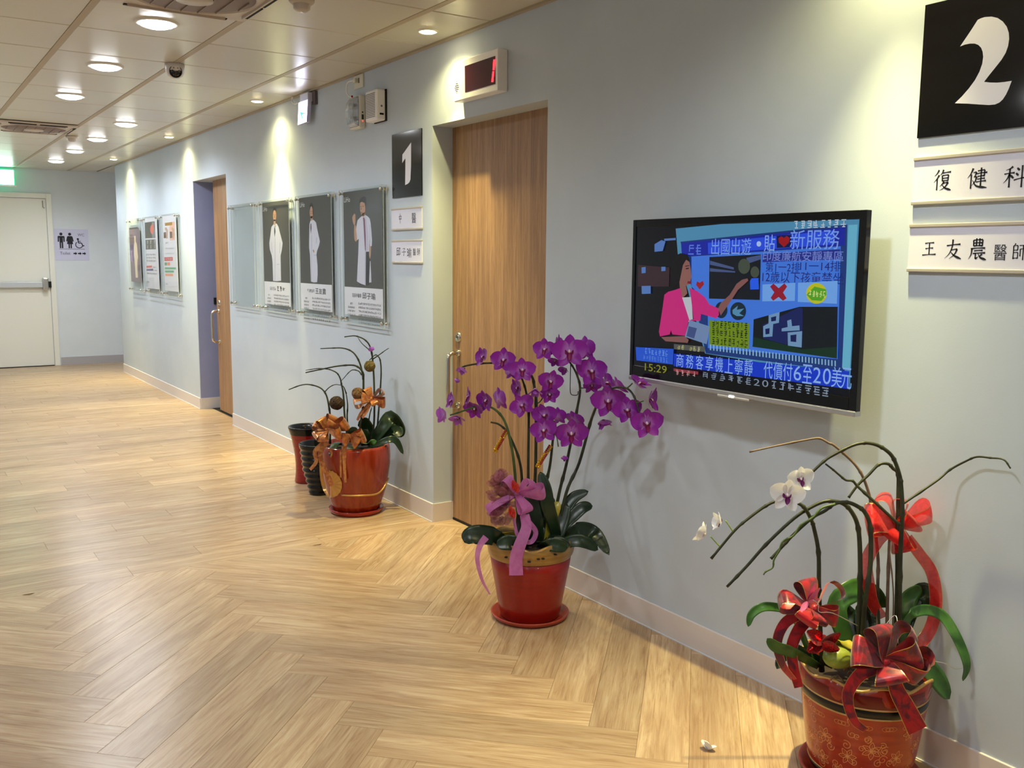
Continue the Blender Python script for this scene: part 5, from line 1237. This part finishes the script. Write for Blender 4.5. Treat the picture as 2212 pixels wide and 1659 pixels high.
for x0, y0, x1, y1 in ((1094, 931, 1069, 975), (1189, 964, 1161, 1008)):
    hd = MB().tube([at(x0, y0 - 4, DP2 - 0.05), at(x1, y1, DP2 - 0.07)], 0.0012, 6).build('bead_string', M_BG, pl)
    for k in range(14):
        t = k / 13
        for s in (-1, 1):
            MB().sphere(at(x0 + (x1 - x0) * t + s * 2.2, y0 + (y1 - y0) * t + s * 1.2, DP2 - 0.05 - 0.02 * t), 0.0048, 8, 6).build('bead', M_BG if (k < 5) == (s > 0) or k > 11 else M_BR, hd, True)

# ------------------------------------------------------------------ orange pot with the copper bows
A1 = Vector((-0.252, 4.654, 0)); DP1 = depth_of(A1 + Vector((0, 0, 0.40))); P1 = depth_pt(DP1)
XCL = -0.025
saucer(A1, 0.147, 0.028, 'round red saucer under the large orange-red pot', mk_glaze('red_saucer_gloss', (150, 34, 24), (170, 46, 30), 0.2))
po = thing('potted_orchid', 'bare orchid stems with copper bows in a large orange-red glazed pot', 'potted plant', A1 + Vector((0, 0, 0.004)))
M_POT1 = mk_glaze('orange_glaze', (132, 34, 12), (156, 56, 22), 0.16, (14, 14, 1.5))
MB().lathe([(0.0, 0.006), (0.112, 0.006), (0.126, 0.018), (0.145, 0.07), (0.163, 0.13), (0.178, 0.20), (0.188, 0.27), (0.190, 0.32), (0.187, 0.365), (0.182, 0.382), (0.174, 0.380), (0.172, 0.34), (0.0, 0.30)], A1, 72).build('pot', M_POT1, po, True)
MB().lathe([(0.0, 0.358), (0.10, 0.362), (0.174, 0.352)], A1, 40).build('soil', M_SOIL, po, True)
PR1 = [(0.112, 0.005), (0.126, 0.018), (0.145, 0.07), (0.163, 0.13), (0.178, 0.20), (0.188, 0.27), (0.190, 0.32), (0.187, 0.365)]
def prof_r(pr, z):
    for (r0, z0), (r1, z1) in zip(pr, pr[1:]):
        if z0 <= z <= z1: return r0 + (r1 - r0) * (z - z0) / (z1 - z0)
    return pr[0][0] if z < pr[0][1] else pr[-1][0]
def on_pot(px, py, ax, pr, lift=0.0015):
    r = 0.17; p = None
    for _ in range(5):
        v = ray(px, py); ox, oy = CAM.x - ax.x, CAM.y - ax.y; A_ = v.x ** 2 + v.y ** 2; B_ = 2 * (ox * v.x + oy * v.y); C_ = ox * ox + oy * oy - (r + lift) ** 2
        ds = max(0, B_ * B_ - 4 * A_ * C_); p = CAM + v * ((-B_ - math.sqrt(ds)) / (2 * A_)); r = prof_r(pr, p.z)
    return p
def c5(a, b_): return (600 + a / 3.77, 700 + b_ / 3.77)
M_PGOLD = mat('gold_relief', (196, 150, 84), 0.3, 0.5)
gs = MB().tube(crom([on_pot(*c5(a, b_), A1, PR1, 0.002) for a, b_ in ((520, 1392), (600, 1398), (700, 1396), (800, 1385), (850, 1350), (880, 1300), (900, 1255))]), 0.0055, 8)
gs.build('gold_band', M_PGOLD, po, True, label='gold relief band around the pot')
sh = MB(); hub = on_pot(*c5(432, 1300), A1, PR1, 0.007)
fan = [(405, 1410), (440, 1415), (475, 1405), (500, 1385), (518, 1355), (525, 1320), (522, 1285), (505, 1250), (480, 1220), (450, 1200), (420, 1195)]
rim_p = [on_pot(*c5(a, b_), A1, PR1, 0.004) for a, b_ in fan]
vs = [hub]; fs = []
for k, p in enumerate(rim_p): vs += [p + (p - A1).normalized() * 0.004]
for k in range(len(rim_p) - 1):
    mid = (rim_p[k] + rim_p[k + 1]) / 2 - (rim_p[k] - A1).normalized() * 0.001; vs.append(mid); fs += [(0, 1 + k, len(vs) - 1), (0, len(vs) - 1, 2 + k)]
sh.add(vs, fs).build('gold_shell', M_PGOLD, po, solid=0.003, label='gold fan shell relief')
gl_ = crom([on_pot(*c5(a, b_), A1, PR1, 0.003) for a, b_ in ((347, 1060), (352, 1160), (365, 1260), (385, 1340), (415, 1400))])
lw = MB().strip(gl_, CR, [0.004 + 0.022 * math.sin(PI * min(1, i / 30)) for i in range(len(gl_))])
lw.build('gold_leaf', M_PGOLD, po, True)
T_ = [([(713, 958, 0), (713.4, 905, .04), (709.8, 874, .05), (704, 852, .05), (692, 838, .05), (670, 831, .05), (650, 832, .05), (623.6, 841.7, .05)], .0060), ([(702, 846, .05), (711, 837, .04), (723, 831, .03), (738, 832, .0)], .0035),
      ([(752, 955, 0), (745, 905, 0), (741.7, 852, 0), (738, 832, 0), (735, 818, 0), (728, 806, 0), (716, 799.6, 0), (707, 797, 0)], .0062), ([(748, 850, -.02), (743, 837, -.01), (738, 832, 0)], .004), ([(755, 955, 0), (750, 905, -.02), (751, 876, -.02), (748, 850, -.02)], .0058),
      ([(775, 955, 0), (779, 917, .03), (784, 876, .03), (785, 816, .03), (781, 800, .03), (770, 791, .03), (756, 788.7, .03), (728, 791, .03), (692, 798, .03), (660, 805, .03)], .0072), ([(707, 797, .02), (687, 796, .03), (660, 800, .04)], .0035), ([(781, 810, .03), (775, 802, .03), (764, 799, .03), (755, 803, .03), (738, 822, .02)], .0038),
      ([(785, 820, .03), (779, 790, .02), (770, 770, .02), (758, 758, .02), (740, 752, .02), (716, 752, .02), (692, 753, .02)], .0055), ([(800, 955, 0), (808, 913, 0), (808, 828, 0), (804, 770, 0), (798, 746, 0), (788, 734, 0), (776, 728, 0), (764, 725.4, 0), (744, 727.8, 0)], .0062), ([(799, 757, 0), (782, 742, 0.01), (773, 729, 0)], .003),
      ([(805, 776, 0), (817, 768, 0), (832, 757, 0), (840, 752, 0)], .0036), ([(812, 955, 0), (817, 900, -.02), (823, 816, -.02), (822, 782, -.02), (817, 770, -.02), (810, 767, -.02), (798, 778, 0)], .0055), ([(790, 955, 0), (798, 900, 0), (803, 880, 0)], .005)]
for pth, r in T_:
    stem(po, [P1(*q) for q in pth], r, r * 0.45, M_STEM, n=5)
M_MOSS = [mk_leaf('moss_ball_dark', (58, 44, 34), (86, 66, 48), 0.95), mk_leaf('moss_ball_brown', (110, 82, 52), (140, 108, 72), 0.95), mk_leaf('moss_ball_olive', (96, 82, 44), (128, 110, 62), 0.95)]
for (px, py, r, of), mt in zip(((726.7, 870.7, 14.5, .05), (773, 850, 12.7, .06), (798.4, 791, 11.8, .04)), M_MOSS):
    R_ = r / 394; c = P1(px, py, of); bo = MB().sphere(c, R_ * 0.95, 20, 14, jit=0.04).build('vine_ball', mt, po, True, label='round ball of wound vine')
    for k in range(14):
        ax_ = Vector((rs.uniform(-1, 1), rs.uniform(-1, 1), rs.uniform(-1, 1))).normalized(); b1 = ax_.orthogonal().normalized(); b2 = ax_.cross(b1); h_ = rs.uniform(-0.5, 0.5) * R_
        rr = math.sqrt(R_ * R_ - h_ * h_); MB().tube([c + ax_ * h_ + (b1 * math.cos(q) + b2 * math.sin(q)) * rr * rs.uniform(0.98, 1.03) for q in [2 * PI * i / 16 for i in range(17)]], 0.0016, 5).build('vine_strand', mt, bo, True)
tu = flower(po, P1(802, 760, .02), 0.055, (-0.1, 0.95, 0.2), 0, 62, 'l', 'tulip_bud')
LV1 = [([(800, 962, 0), (826, 925, .02), (845, 903, 0), (862, 925, -.02), (866, 945, -.03)], 34, M_LEAF), ([(795, 962, 0), (814, 960, .05), (839, 950, .06), (856, 953, .04), (871, 981, .02)], 15, M_LEAF), ([(765, 962, 0), (760, 966, .12), (763, 982, .16), (758, 1009, .165)], 30, M_LEAF),
       ([(792, 962, 0), (795, 930, 0), (786, 912, .02), (779, 905, .03)], 30, M_LEAF), ([(775, 960, 0), (786, 957, .08), (800, 957, .10), (813, 952, .10)], 14, M_LEAFG), ([(770, 962, 0), (764, 935, .05), (760, 922, .06)], 22, M_LEAF), ([(810, 962, 0), (840, 935, 0), (856, 930, 0), (862, 945, .02)], 30, M_LEAF), ([(735, 962, 0), (730, 955, .05), (722, 962, .1), (712, 985, .16)], 16, M_LEAF), ([(790, 962, 0), (785, 940, .05), (780, 930, .06)], 30, M_LEAF)]
for path, wd, mt in LV1: leaf(po, [P1(*q) for q in path], wd / 394, mt, side=None if abs(path[-1][0] - path[0][0]) > 45 else CR)
def cb(a, b_): return (620 + a / 8.296, 720 + b_ / 8.296)
def cbb(a, b_): return (660 + a / 9.218, 880 + b_ / 9.218)
bow(po, DP1 - 0.06, cb(1520, 1180), [(cb(1720, 1020), 0.9, 70, 0.55, 0.0), (cb(1760, 1250), 1.1, 35, 0.5, 0.02), (cb(1190, 1270), 1.0, 60, 0.55, 0.02), (cb(1420, 980), 1.0, 40, 0.4, 0.0), (cb(1330, 1160), 1.2, 20, 0.4, 0.03), (cb(1600, 1270), 1.0, -30, 0.5, 0.03)],
    [([cb(1500, 1220), cb(1420, 1380), cb(1330, 1500)], 0.02, 0.03, 20), ([cb(1480, 1250), cb(1330, 1420), cb(1260, 1560)], 0.016, 0.02, 40)], [M_COPPER], wd=0.055)
bow(po, DP1 - 0.18, cbb(420, 440), [(cbb(150, 340), 1.0, 55, 0.5, 0.0), (cbb(290, 215), 1.0, 45, 0.5, 0.01), (cbb(540, 150), 1.0, 35, 0.5, -0.01), (cbb(830, 300), 1.3, 40, 0.45, 0.02), (cbb(170, 600), 1.1, 50, 0.5, 0.02), (cbb(330, 680), 1.1, 35, 0.5, 0.04), (cbb(700, 520), 1.3, 40, 0.45, 0.04), (cbb(560, 300), 1.2, 20, 0.4, 0.03)],
    [([(706, 955, 0), cbb(310, 850), cbb(300, 1030), cbb(400, 1280), cbb(540, 1560)], 0.030, 0.026, 10), ([(700, 955, 0), cbb(190, 880), cbb(210, 1080), cbb(90, 1240)], 0.026, 0.02, 30), ([cbb(770, 760), cbb(770, 950), cbb(775, 1200), cbb(795, 1500)], 0.028, 0.012, 0), ([cbb(700, 860), cbb(700, 1150), cbb(700, 1400)], 0.012, 0.008, 0), ([cbb(480, 820), cbb(520, 900), cbb(500, 1000)], 0.018, 0.01, 30)], [M_COPPER], wd=0.058)
bow(po, DP1 - 0.17, cbb(900, 580), [(cbb(1170, 560), 1.4, 40, 0.55, 0.02), (cbb(740, 650), 1.3, -30, 0.5, 0.03), (cbb(1060, 720), 1.2, 20, 0.5, 0.02)], [], [M_COPPER], wd=0.062, name='ribbon_bow')

# ------------------------------------------------------------------ the two empty vases
AV = Vector((-0.224, 5.448, 0))
vz = thing('tall_vase', 'empty red waisted vase with black rim behind the plant pots', 'vase', AV)
M_VR = mk_glaze('crimson_glaze', (132, 16, 14), (150, 26, 22), 0.25)
bump(M_VR, noise(M_VR, tex(M_VR, (1, 1, 1)), 90, 2), 0.4, 0.004)
MB().lathe([(0.0, 0.0), (0.072, 0.0), (0.077, 0.008), (0.073, 0.03), (0.069, 0.07), (0.069, 0.12), (0.073, 0.17), (0.080, 0.22), (0.090, 0.27), (0.098, 0.305)], AV, 48).build('body', M_VR, vz, True)
MB().lathe([(0.098, 0.304), (0.105, 0.330), (0.110, 0.346), (0.108, 0.352), (0.098, 0.350), (0.090, 0.32), (0.075, 0.22), (0.062, 0.10), (0.0, 0.05)], AV, 48).build('rim', mat('black_glaze', (14, 12, 12), 0.25), vz, True, label='black rim and inside')
AB = Vector((-0.273, 5.123, 0))
vb = thing('ribbed_vase', 'empty black glossy ribbed vase half hidden by the orange-red pot', 'vase', AB)
def rv(z): return prof_r([(0.060, 0.0), (0.074, 0.064), (0.096, 0.149), (0.106, 0.24), (0.113, 0.29), (0.115, 0.305)], z)
pr = [(0.0, 0.0), (0.056, 0.0)] + [(rv(0.004 + k * 0.005) + 0.0035 * math.sin(k * 0.005 / 0.034 * 2 * PI), 0.004 + k * 0.005) for k in range(58)] + [(0.116, 0.297), (0.117, 0.304), (0.112, 0.307), (0.104, 0.300), (0.095, 0.22), (0.07, 0.08), (0.0, 0.05)]
MB().lathe(pr, AB, 48).build('body', mat('black_gloss_glaze', (10, 11, 10), 0.16, coat=0.2, spec=0.35), vb, True)

# ------------------------------------------------------------------ patterned pot with white orchids and red bows
A3 = Vector((-0.202, 1.466, 0)); DP3 = depth_of(A3 + Vector((0, 0, 0.45))); P3 = depth_pt(DP3)
XCL = -0.03
saucer(A3, 0.156, 0.024, 'round red saucer under the gold patterned pot', M_TERRA)
pw = thing('potted_orchid', 'white orchid with red bows in a red pot with gold flower pattern', 'potted plant', A3 + Vector((0, 0, 0.004)))
PR3 = [(0.120, 0.007), (0.131, 0.024), (0.144, 0.09), (0.152, 0.15), (0.160, 0.21), (0.166, 0.262), (0.171, 0.31)]
M_POT3 = mk_glaze('lacquer_red', (150, 34, 14), (176, 50, 20), 0.22)
def wave3(i, q, r, z):
    k = {6: 0.3, 7: 1.0, 8: 1.0, 9: 1.0}.get(i, 0); return r + k * 0.003 * math.sin(8 * q), z + k * 0.0085 * math.sin(8 * q + 0.5)
pp = [(0.0, 0.007)] + PR3 + [(0.165, 0.312), (0.160, 0.29), (0.150, 0.20), (0.0, 0.19)]
MB().lathe(pp, A3, 96, wave3).build('pot', M_POT3, pw, True)
M_OG = mat('old_gold', (196, 158, 100), 0.35, 0.4)
def ringband(nm, z0, z1, mt, lift=0.0012):
    MB().lathe([(prof_r(PR3, z0) + 0.0002, z0), (prof_r(PR3, z0) + lift, z0 + 0.001), (prof_r(PR3, z1) + lift, z1 - 0.001), (prof_r(PR3, z1) + 0.0002, z1)], A3, 96).build(nm, mt, pw, True)
ringband('gold_line', 0.2545, 0.2595, M_OG); ringband('black_band', 0.2325, 0.2545, mat('band_black', (18, 16, 14), 0.3)); ringband('gold_line', 0.2275, 0.2325, M_OG)
ringband('black_band', 0.022, 0.040, MATS['band_black']); ringband('gold_line', 0.040, 0.0435, M_OG)
ringband('crimson_band', 0.2595, 0.296, mat('crimson_lacquer', (104, 12, 10), 0.25), 0.0008)
rimp = [A3 + Vector(((0.169 + 0.003 * math.sin(8 * q)) * math.cos(q), (0.169 + 0.003 * math.sin(8 * q)) * math.sin(q), 0.311 + 0.0085 * math.sin(8 * q + 0.5))) for q in [2 * PI * i / 96 for i in range(97)]]
MB().tube(rimp, 0.0042, 8, False).build('gold_rim', M_OG, pw, True)
MB().lathe([(0.0, 0.270), (0.09, 0.275), (0.158, 0.268)], A3, 40).build('bark', M_SOIL, pw, True)
# gold flower pattern as thin relief on the glaze
PT = mat('pattern_gold', (226, 150, 92), 0.4, 0.1)
q0 = math.atan2(CAM.y - A3.y, CAM.x - A3.x)
def on3(s, z, lift=0.0006):                       # s: arc length to the right of the view axis
    r = prof_r(PR3, z) + lift; q = q0 + s / 0.155; return A3 + Vector((r * math.cos(q), r * math.sin(q), z))
def line3(mb, pts, w):
    for (s0, z0), (s1, z1) in zip(pts, pts[1:]):
        ds, dz = s1 - s0, z1 - z0; L = math.hypot(ds, dz) or 1; ns, nz = -dz / L * w / 2, ds / L * w / 2
        mb.add([on3(s0 + ns, z0 + nz), on3(s0 - ns, z0 - nz), on3(s1 - ns, z1 - nz), on3(s1 + ns, z1 + nz)], [(0, 1, 2, 3)])
def star(s, z, R, rot):
    mb = MB()
    for k in range(6):
        a = rot + k * PI / 3; ca, sa = math.cos(a), math.sin(a)
        for sd in (-1, 1):
            pts = [(s + R * (t * ca - sd * 0.24 * math.sin(PI * t) * sa), z + R * (t * sa + sd * 0.24 * math.sin(PI * t) * ca)) for t in [i / 6 for i in range(7)]]
            line3(mb, pts, 0.0017)
        line3(mb, [(s + R * 0.2 * ca, z + R * 0.2 * sa), (s + R * 0.7 * ca, z + R * 0.7 * sa)], 0.0010)
    line3(mb, [(s + R * 0.16 * math.cos(a), z + R * 0.16 * math.sin(a)) for a in [i * PI / 6 for i in range(13)]], 0.0012)
    mb.build('painted_flower', PT, pw)
def curl(s, z, R, dr, fl):
    mb = MB(); pts = []
    for i in range(22):
        t = i / 21; a = dr + fl * t * 2.6 * PI; rr = R * (1 - 0.8 * t); pts.append((s + rr * math.cos(a) - R * math.cos(dr), z + rr * math.sin(a) - R * math.sin(dr)))
    line3(mb, pts, 0.0017); mb.build('painted_tendril', PT, pw)
for s, z, R, ro in ((-0.095, 0.150, 0.024, 0.2), (0.030, 0.140, 0.026, 0.5), (-0.030, 0.112, 0.024, 0.1), (0.100, 0.118, 0.022, 0.3), (0.020, 0.066, 0.025, 0.0), (-0.105, 0.080, 0.022, 0.5), (0.130, 0.185, 0.02, 0.1), (-0.050, 0.062, 0.020, 0.4), (0.095, 0.066, 0.022, 0.6), (-0.15, 0.12, 0.022, 0.2), (0.17, 0.14, 0.022, 0.2)): star(s, z, R, ro)
for k in range(34):
    curl(rs.uniform(-0.17, 0.17), rs.uniform(0.055, 0.215), rs.uniform(0.008, 0.014), rs.uniform(0, 6.28), rs.choice((-1, 1)))
for s in (-0.12, -0.055, 0.0, 0.06, 0.115):
    mb = MB()
    for j in range(3): line3(mb, [(s + 0.010 * math.cos(a) + j * 0.009, 0.205 + 0.006 * math.sin(a)) for a in [i * PI / 6 for i in range(13)]], 0.0010)
    mb.build('painted_knot', PT, pw)
U = [([(1775, 1450, 0), (1770, 1300, .03), (1769, 1260, .03), (1768, 1193, .03), (1759, 1144, .03), (1752, 1122, .03), (1736, 1095, .03), (1714, 1084, .03), (1681, 1082, .03), (1654, 1093, .03), (1618, 1119, .03), (1587, 1146, .03), (1536, 1207, .03)], .0062, M_STEM),
     ([(1852, 1450, 0), (1857, 1300, .02), (1858, 1209, .02), (1854, 1142, .02), (1841, 1108, .02), (1821, 1088, .02), (1792, 1082, .02), (1763, 1090, .02), (1716, 1119, .02), (1654, 1177, .02), (1614, 1222, .02), (1570, 1268, .02)], .0068, M_STEM),
     ([(1856, 1450, 0), (1869, 1300, .04), (1880, 1220, .04), (1880, 1142, .04), (1869, 1108, .04), (1851, 1093, .04), (1829, 1085, .04), (1804, 1088, .04), (1781, 1104, .04), (1754, 1119, .04), (1714, 1155, .04), (1685, 1186, .04), (1665, 1207, .04)], .0066, M_STEM),
     ([(1804, 1089, .05), (1775, 1098, .05), (1757, 1117, .05), (1730, 1135, .05), (1714, 1157, .05), (1691, 1170, .05), (1683, 1190, .05), (1672, 1209, .05), (1669, 1226, .05), (1654, 1235, .05), (1649, 1242, .05)], .0036, M_STEMG),
     ([(1940, 1450, 0), (1943, 1300, .03), (1945, 1198, .04), (1949, 1108, .05), (1947, 1055, .05), (1943, 1026, .05), (1931, 992, .05), (1916, 974, .05), (1893, 961, .05), (1867, 957, .05), (1840, 963, .05), (1800, 983, .05), (1779, 997, .05), (1748, 1026, .05), (1721, 1050, .05)], .0064, M_STEM),
     ([(1930, 1450, 0), (1937, 1300, 0), (1940, 1086, 0), (1940, 1026, 0), (1929, 1012, 0), (1918, 1002, 0), (1898, 1004, 0), (1876, 1026, 0), (1853, 1048, 0), (1833, 1075, 0)], .0058, M_STEM),
     ([(1895, 1450, 0), (1896, 1275, -.02), (1896, 1198, -.02), (1882, 1090, -.03), (1867, 1037, -.03), (1849, 1006, -.03), (1822, 979, -.03), (1800, 961, -.03), (1790, 957, -.03), (1770, 947, -.03), (1743, 950, -.03), (1678, 963, -.03), (1619, 976, -.03)], .0046, M_STEMB),
     ([(1943, 1134, .06), (1889, 1084, .06), (1853, 1051, .05), (1842, 1039, .05), (1827, 1037, .05), (1813, 1026, .05), (1800, 1015, .05), (1783, 1002, .05)], .0042, M_STEM),
     ([(1950, 1090, .05), (1954, 1086, .05), (2023, 1039, .05), (2052, 1015, .05), (2085, 997, .05), (2110, 987, .05), (2139, 989, .05), (2168, 993, .05), (2183, 1012, .05)], .0036, M_STEM),
     ([(1915, 1450, 0), (1917, 1300, 0), (1921, 1170, .01), (1922, 1160, .01)], .0052, M_STEMB), ([(1905, 1450, 0), (1898, 1330, -.01), (1897, 1250, -.01)], .0045, M_STEM), ([(1925, 1420, 0), (1930, 1290, .02), (1922, 1190, .02), (1925, 1165, .02)], .0022, M_STEMB)]
for pth, r, mt in U: stem(pw, [P3(*q) for q in pth], r, r * 0.55, mt)
for a, b_ in (((1583, 1148, .03), (1567, 1124, .04)), ((1555, 1180, .03), (1534, 1158, .04)), ((1721, 1050, .05), (1706, 1066, .06))):
    m_ = tuple((x + y) / 2 for x, y in zip(a, b_)); stem(pw, [P3(*a), P3(m_[0] + 2, m_[1] + 3, m_[2]), P3(*b_)], .0018, .0014, mk_leaf('lime_stalk', (120, 150, 60), (140, 168, 76)), 'flower_stalk', 4, 6)
sc3 = 1 / 760 / 1.06
flower(pw, P3(1699, 1069, .09), 68 * sc3, (0.0, -0.1, 1.0), -6, 8, 'w'); flower(pw, P3(1727, 1034, .06), 58 * sc3, (0.25, -0.1, 0.9), 8, 12, 'w')
flower(pw, P3(1560, 1126, .04), 50 * sc3, (-0.85, 0.1, 0.1), 30, 38, 'w'); flower(pw, P3(1525, 1156, .04), 56 * sc3, (-0.6, 0.25, -0.35), 0, 30, 'w')
LV3 = [([(1760, 1440, 0), (1715, 1330, .04), (1690, 1315, .04), (1650, 1311, .05), (1624, 1327, .05), (1616, 1354, .05)], 18, M_LEAFG), ([(1770, 1440, 0), (1725, 1415, .10), (1700, 1404, .12), (1676, 1396, .13), (1657, 1379, .13)], 26, M_LEAFG), ([(1800, 1440, 0), (1720, 1400, 0.02), (1690, 1420, .04), (1678, 1445, .06)], 20, M_LEAF),
       ([(1850, 1440, 0), (1808, 1320, -.02), (1835, 1280, -.03), (1875, 1276, -.05), (1915, 1312, -.06)], 46, M_LEAFG), ([(1930, 1440, 0), (1950, 1338, -.03), (1962, 1295, -.05), (1990, 1266, -.06)], 36, M_LEAFG), ([(1930, 1440, 0), (1965, 1320, -.05), (1990, 1280, -.07), (2008, 1290, -.08), (2015, 1330, -.08)], 40, M_LEAF),
       ([(1930, 1440, 0), (1953, 1350, .02), (1986, 1319, .02), (2033, 1329, .0), (2067, 1380, -.02), (2087, 1435, -.03), (2080, 1471, -.03)], 24, M_LEAFG), ([(1950, 1440, .02), (1986, 1430, .06), (2020, 1463, .06), (2051, 1510, .05)], 42, M_LEAFG), ([(1840, 1440, 0), (1810, 1400, .08), (1822, 1385, .10), (1848, 1402, .12)], 24, M_LEAFY), ([(1880, 1440, 0), (1870, 1330, -.06), (1890, 1300, -.06)], 50, M_LEAF), ([(1860, 1440, 0), (1830, 1340, -.06), (1800, 1320, -.06)], 50, M_LEAF)]
for path, wd, mt in LV3: leaf(pw, [P3(*q) for q in path], wd / 760, mt, side=None if abs(path[-1][0] - path[0][0]) > 60 else CR)
MB().sphere(P3(1812, 1418, .10), 0.036, 18, 12, (1.3, 1.0, 0.8)).build('pseudobulb', mk_leaf('bulb_green', (150, 160, 60), (96, 120, 40), 0.35), pw, True, label='yellow green bulb at the stem base')
for k in range(9):
    a, b_ = rs.uniform(1790, 1860), rs.uniform(1440, 1470); stem(pw, [P3(a, b_, .10), P3(a + 8, b_ - 8, .11), P3(a + 20, b_ + rs.uniform(-8, 6), .11), P3(a + 30, b_ + 6, .10)], .0018, .0014, M_STEMB, 'air_root', 4, 6)
def c9(a, b_): return (1640 + a / 3.615, 1200 + b_ / 3.615)
bow(pw, DP3 + 0.01, (1938, 1137), [((1872, 1122), 1.3, 35, 0.5, 0.02), ((1898, 1072), 0.8, 50, 0.55, 0.0), ((1946, 1076), 0.8, 60, 0.6, 0.0), ((1978, 1124), 1.2, 30, 0.5, 0.03), ((2010, 1098), 1.1, 40, 0.45, 0.0), ((1918, 1160), 1.1, 30, 0.5, 0.03), ((1955, 1194), 0.9, 40, 0.5, 0.02)],
    [([(1915, 1148), (1893, 1172), (1872, 1215), (1876, 1260), (1886, 1305), (1907, 1335)], 0.036, 0.030, 30), ([(1960, 1162), (1985, 1195), (2012, 1235), (2022, 1290), (2015, 1345), (1992, 1385), (1965, 1395)], 0.030, 0.034, 40)], [M_REDR, M_GOLD], wd=0.072, edge=0.06)
bow(pw, DP3 - 0.10, c9(430, 420), [(c9(150, 350), 1.0, 60, 0.55, 0.0), (c9(350, 180), 1.3, 35, 0.45, -0.02), (c9(630, 240), 0.6, 75, 0.6, -0.03), (c9(620, 480), 1.2, 35, 0.5, 0.03), (c9(360, 520), 1.2, 30, 0.5, 0.04), (c9(470, 530), 1.0, -30, 0.5, 0.04)],
    [([c9(400, 470), c9(310, 580), c9(255, 720), c9(270, 880), c9(310, 1030)], 0.036, 0.024, 10), ([c9(330, 450), c9(200, 530), c9(140, 680), c9(180, 850), c9(270, 970)], 0.03, 0.02, 50)], [M_REDM, M_GOLD], wd=0.052, edge=0.06)
bow(pw, DP3 - 0.17, c9(990, 830), [(c9(725, 740), 1.5, 30, 0.5, 0.0), (c9(920, 540), 1.5, 35, 0.5, -0.02), (c9(1180, 560), 1.4, 40, 0.5, -0.02), (c9(1260, 750), 1.7, 25, 0.45, 0.02), (c9(1290, 920), 1.3, 40, 0.5, 0.0), (c9(1040, 1010), 1.5, 25, 0.45, 0.04), (c9(1330, 800), 0.9, 60, 0.5, -0.03)],
    [([c9(930, 860), c9(790, 930), c9(700, 1060), c9(700, 1180), c9(750, 1300), c9(830, 1365)], 0.040, 0.016, 10), ([c9(1050, 950), c9(1080, 1060), c9(1150, 1190), c9(1240, 1370)], 0.034, 0.052, 0)], [M_REDM, M_GOLD], wd=0.055, edge=0.06)
bf = MB().tube([P3(1770, 1400, .13), P3(1782, 1372, .14)], 0.004, 8).build('glitter_butterfly', M_GLIT, pw, True, label='red glitter butterfly ornament')
for cx, cy, ang, L in ((1758, 1378, 150, .05), (1796, 1368, 35, .05), (1752, 1408, 215, .045), (1790, 1400, -20, .045)):
    g_ = petal_grid(L, L * 0.8, 0.7, 0.6, 0.5, 0.2, 0.15); rr = (Matrix((CR, CU, CT)).transposed() @ Matrix.Rotation(math.radians(ang - 90), 3, 'Z') @ Matrix.Rotation(0.5, 3, 'Y'))
    p0 = P3(1776, 1387, .14); g_.v = [p0 + rr @ v for v in g_.v]; g_.build('wing', M_GLIT, bf, True)
pk = MB().tube([P3(1740, 1312, .16), P3(1756, 1282, .16)], 0.003, 8).build('pink_petal_ornament', mat('pink_paper', (226, 110, 150), 0.5), pw, True)
for ang, L in ((55, .046), (75, .05), (235, .03), (20, .03)):
    g_ = petal_grid(L, L * 0.5, 0.8, 0.6, 0.4, 0.1, 0.1); rr = (Matrix((CR, CU, CT)).transposed() @ Matrix.Rotation(math.radians(ang - 90), 3, 'Z') @ Matrix.Rotation(0.7, 3, 'Y'))
    p0 = P3(1745, 1300, .165); g_.v = [p0 + rr @ v for v in g_.v]; g_.build('paper_petal', MATS['pink_paper'], pk, True)
M_WIRE = mat('silver_wire', (200, 196, 190), 0.3, 0.8)
for pts in ([(1756, 1296, .17), (1768, 1305, .17), (1770, 1322, .17), (1800, 1325, .15), (1853, 1352, .12)], [(2000, 1425, .10), (2040, 1433, .10), (2062, 1444, .09), (2079, 1443, .08)], [(1905, 1360, .1), (1935, 1330, .1), (1940, 1390, .15)]):
    MB().tube(crom([P3(*q) for q in pts]), 0.0011, 6).build('tie_wire', M_WIRE, pw, True)

# fallen orchid petals
fp = Vector((-0.468, 1.770, 0.0))
fl = thing('fallen_petals', 'white fallen orchid petals on the wooden floor', 'petals', fp)
for a, b_, L, t in ((0.3, 0.5, .03, 0.5), (1.6, 0.9, .032, 0.9), (3.6, 0.3, .026, 0.35)):
    g_ = petal_grid(L, L * 0.95, 0.7, 0.55, 0.4, 0.25, 0.2); rm = Matrix.Rotation(a, 3, 'Z') @ Matrix.Rotation(t, 3, 'X')
    g_.v = [fp + Vector((0, 0, 0.0015)) + rm @ v for v in g_.v]
    zmin = min(v.z for v in g_.v); g_.v = [v - Vector((0, 0, zmin - 0.0012)) for v in g_.v]
    g_.build('petal', mat('fallen_white', (240, 236, 232), 0.5), fl, True)
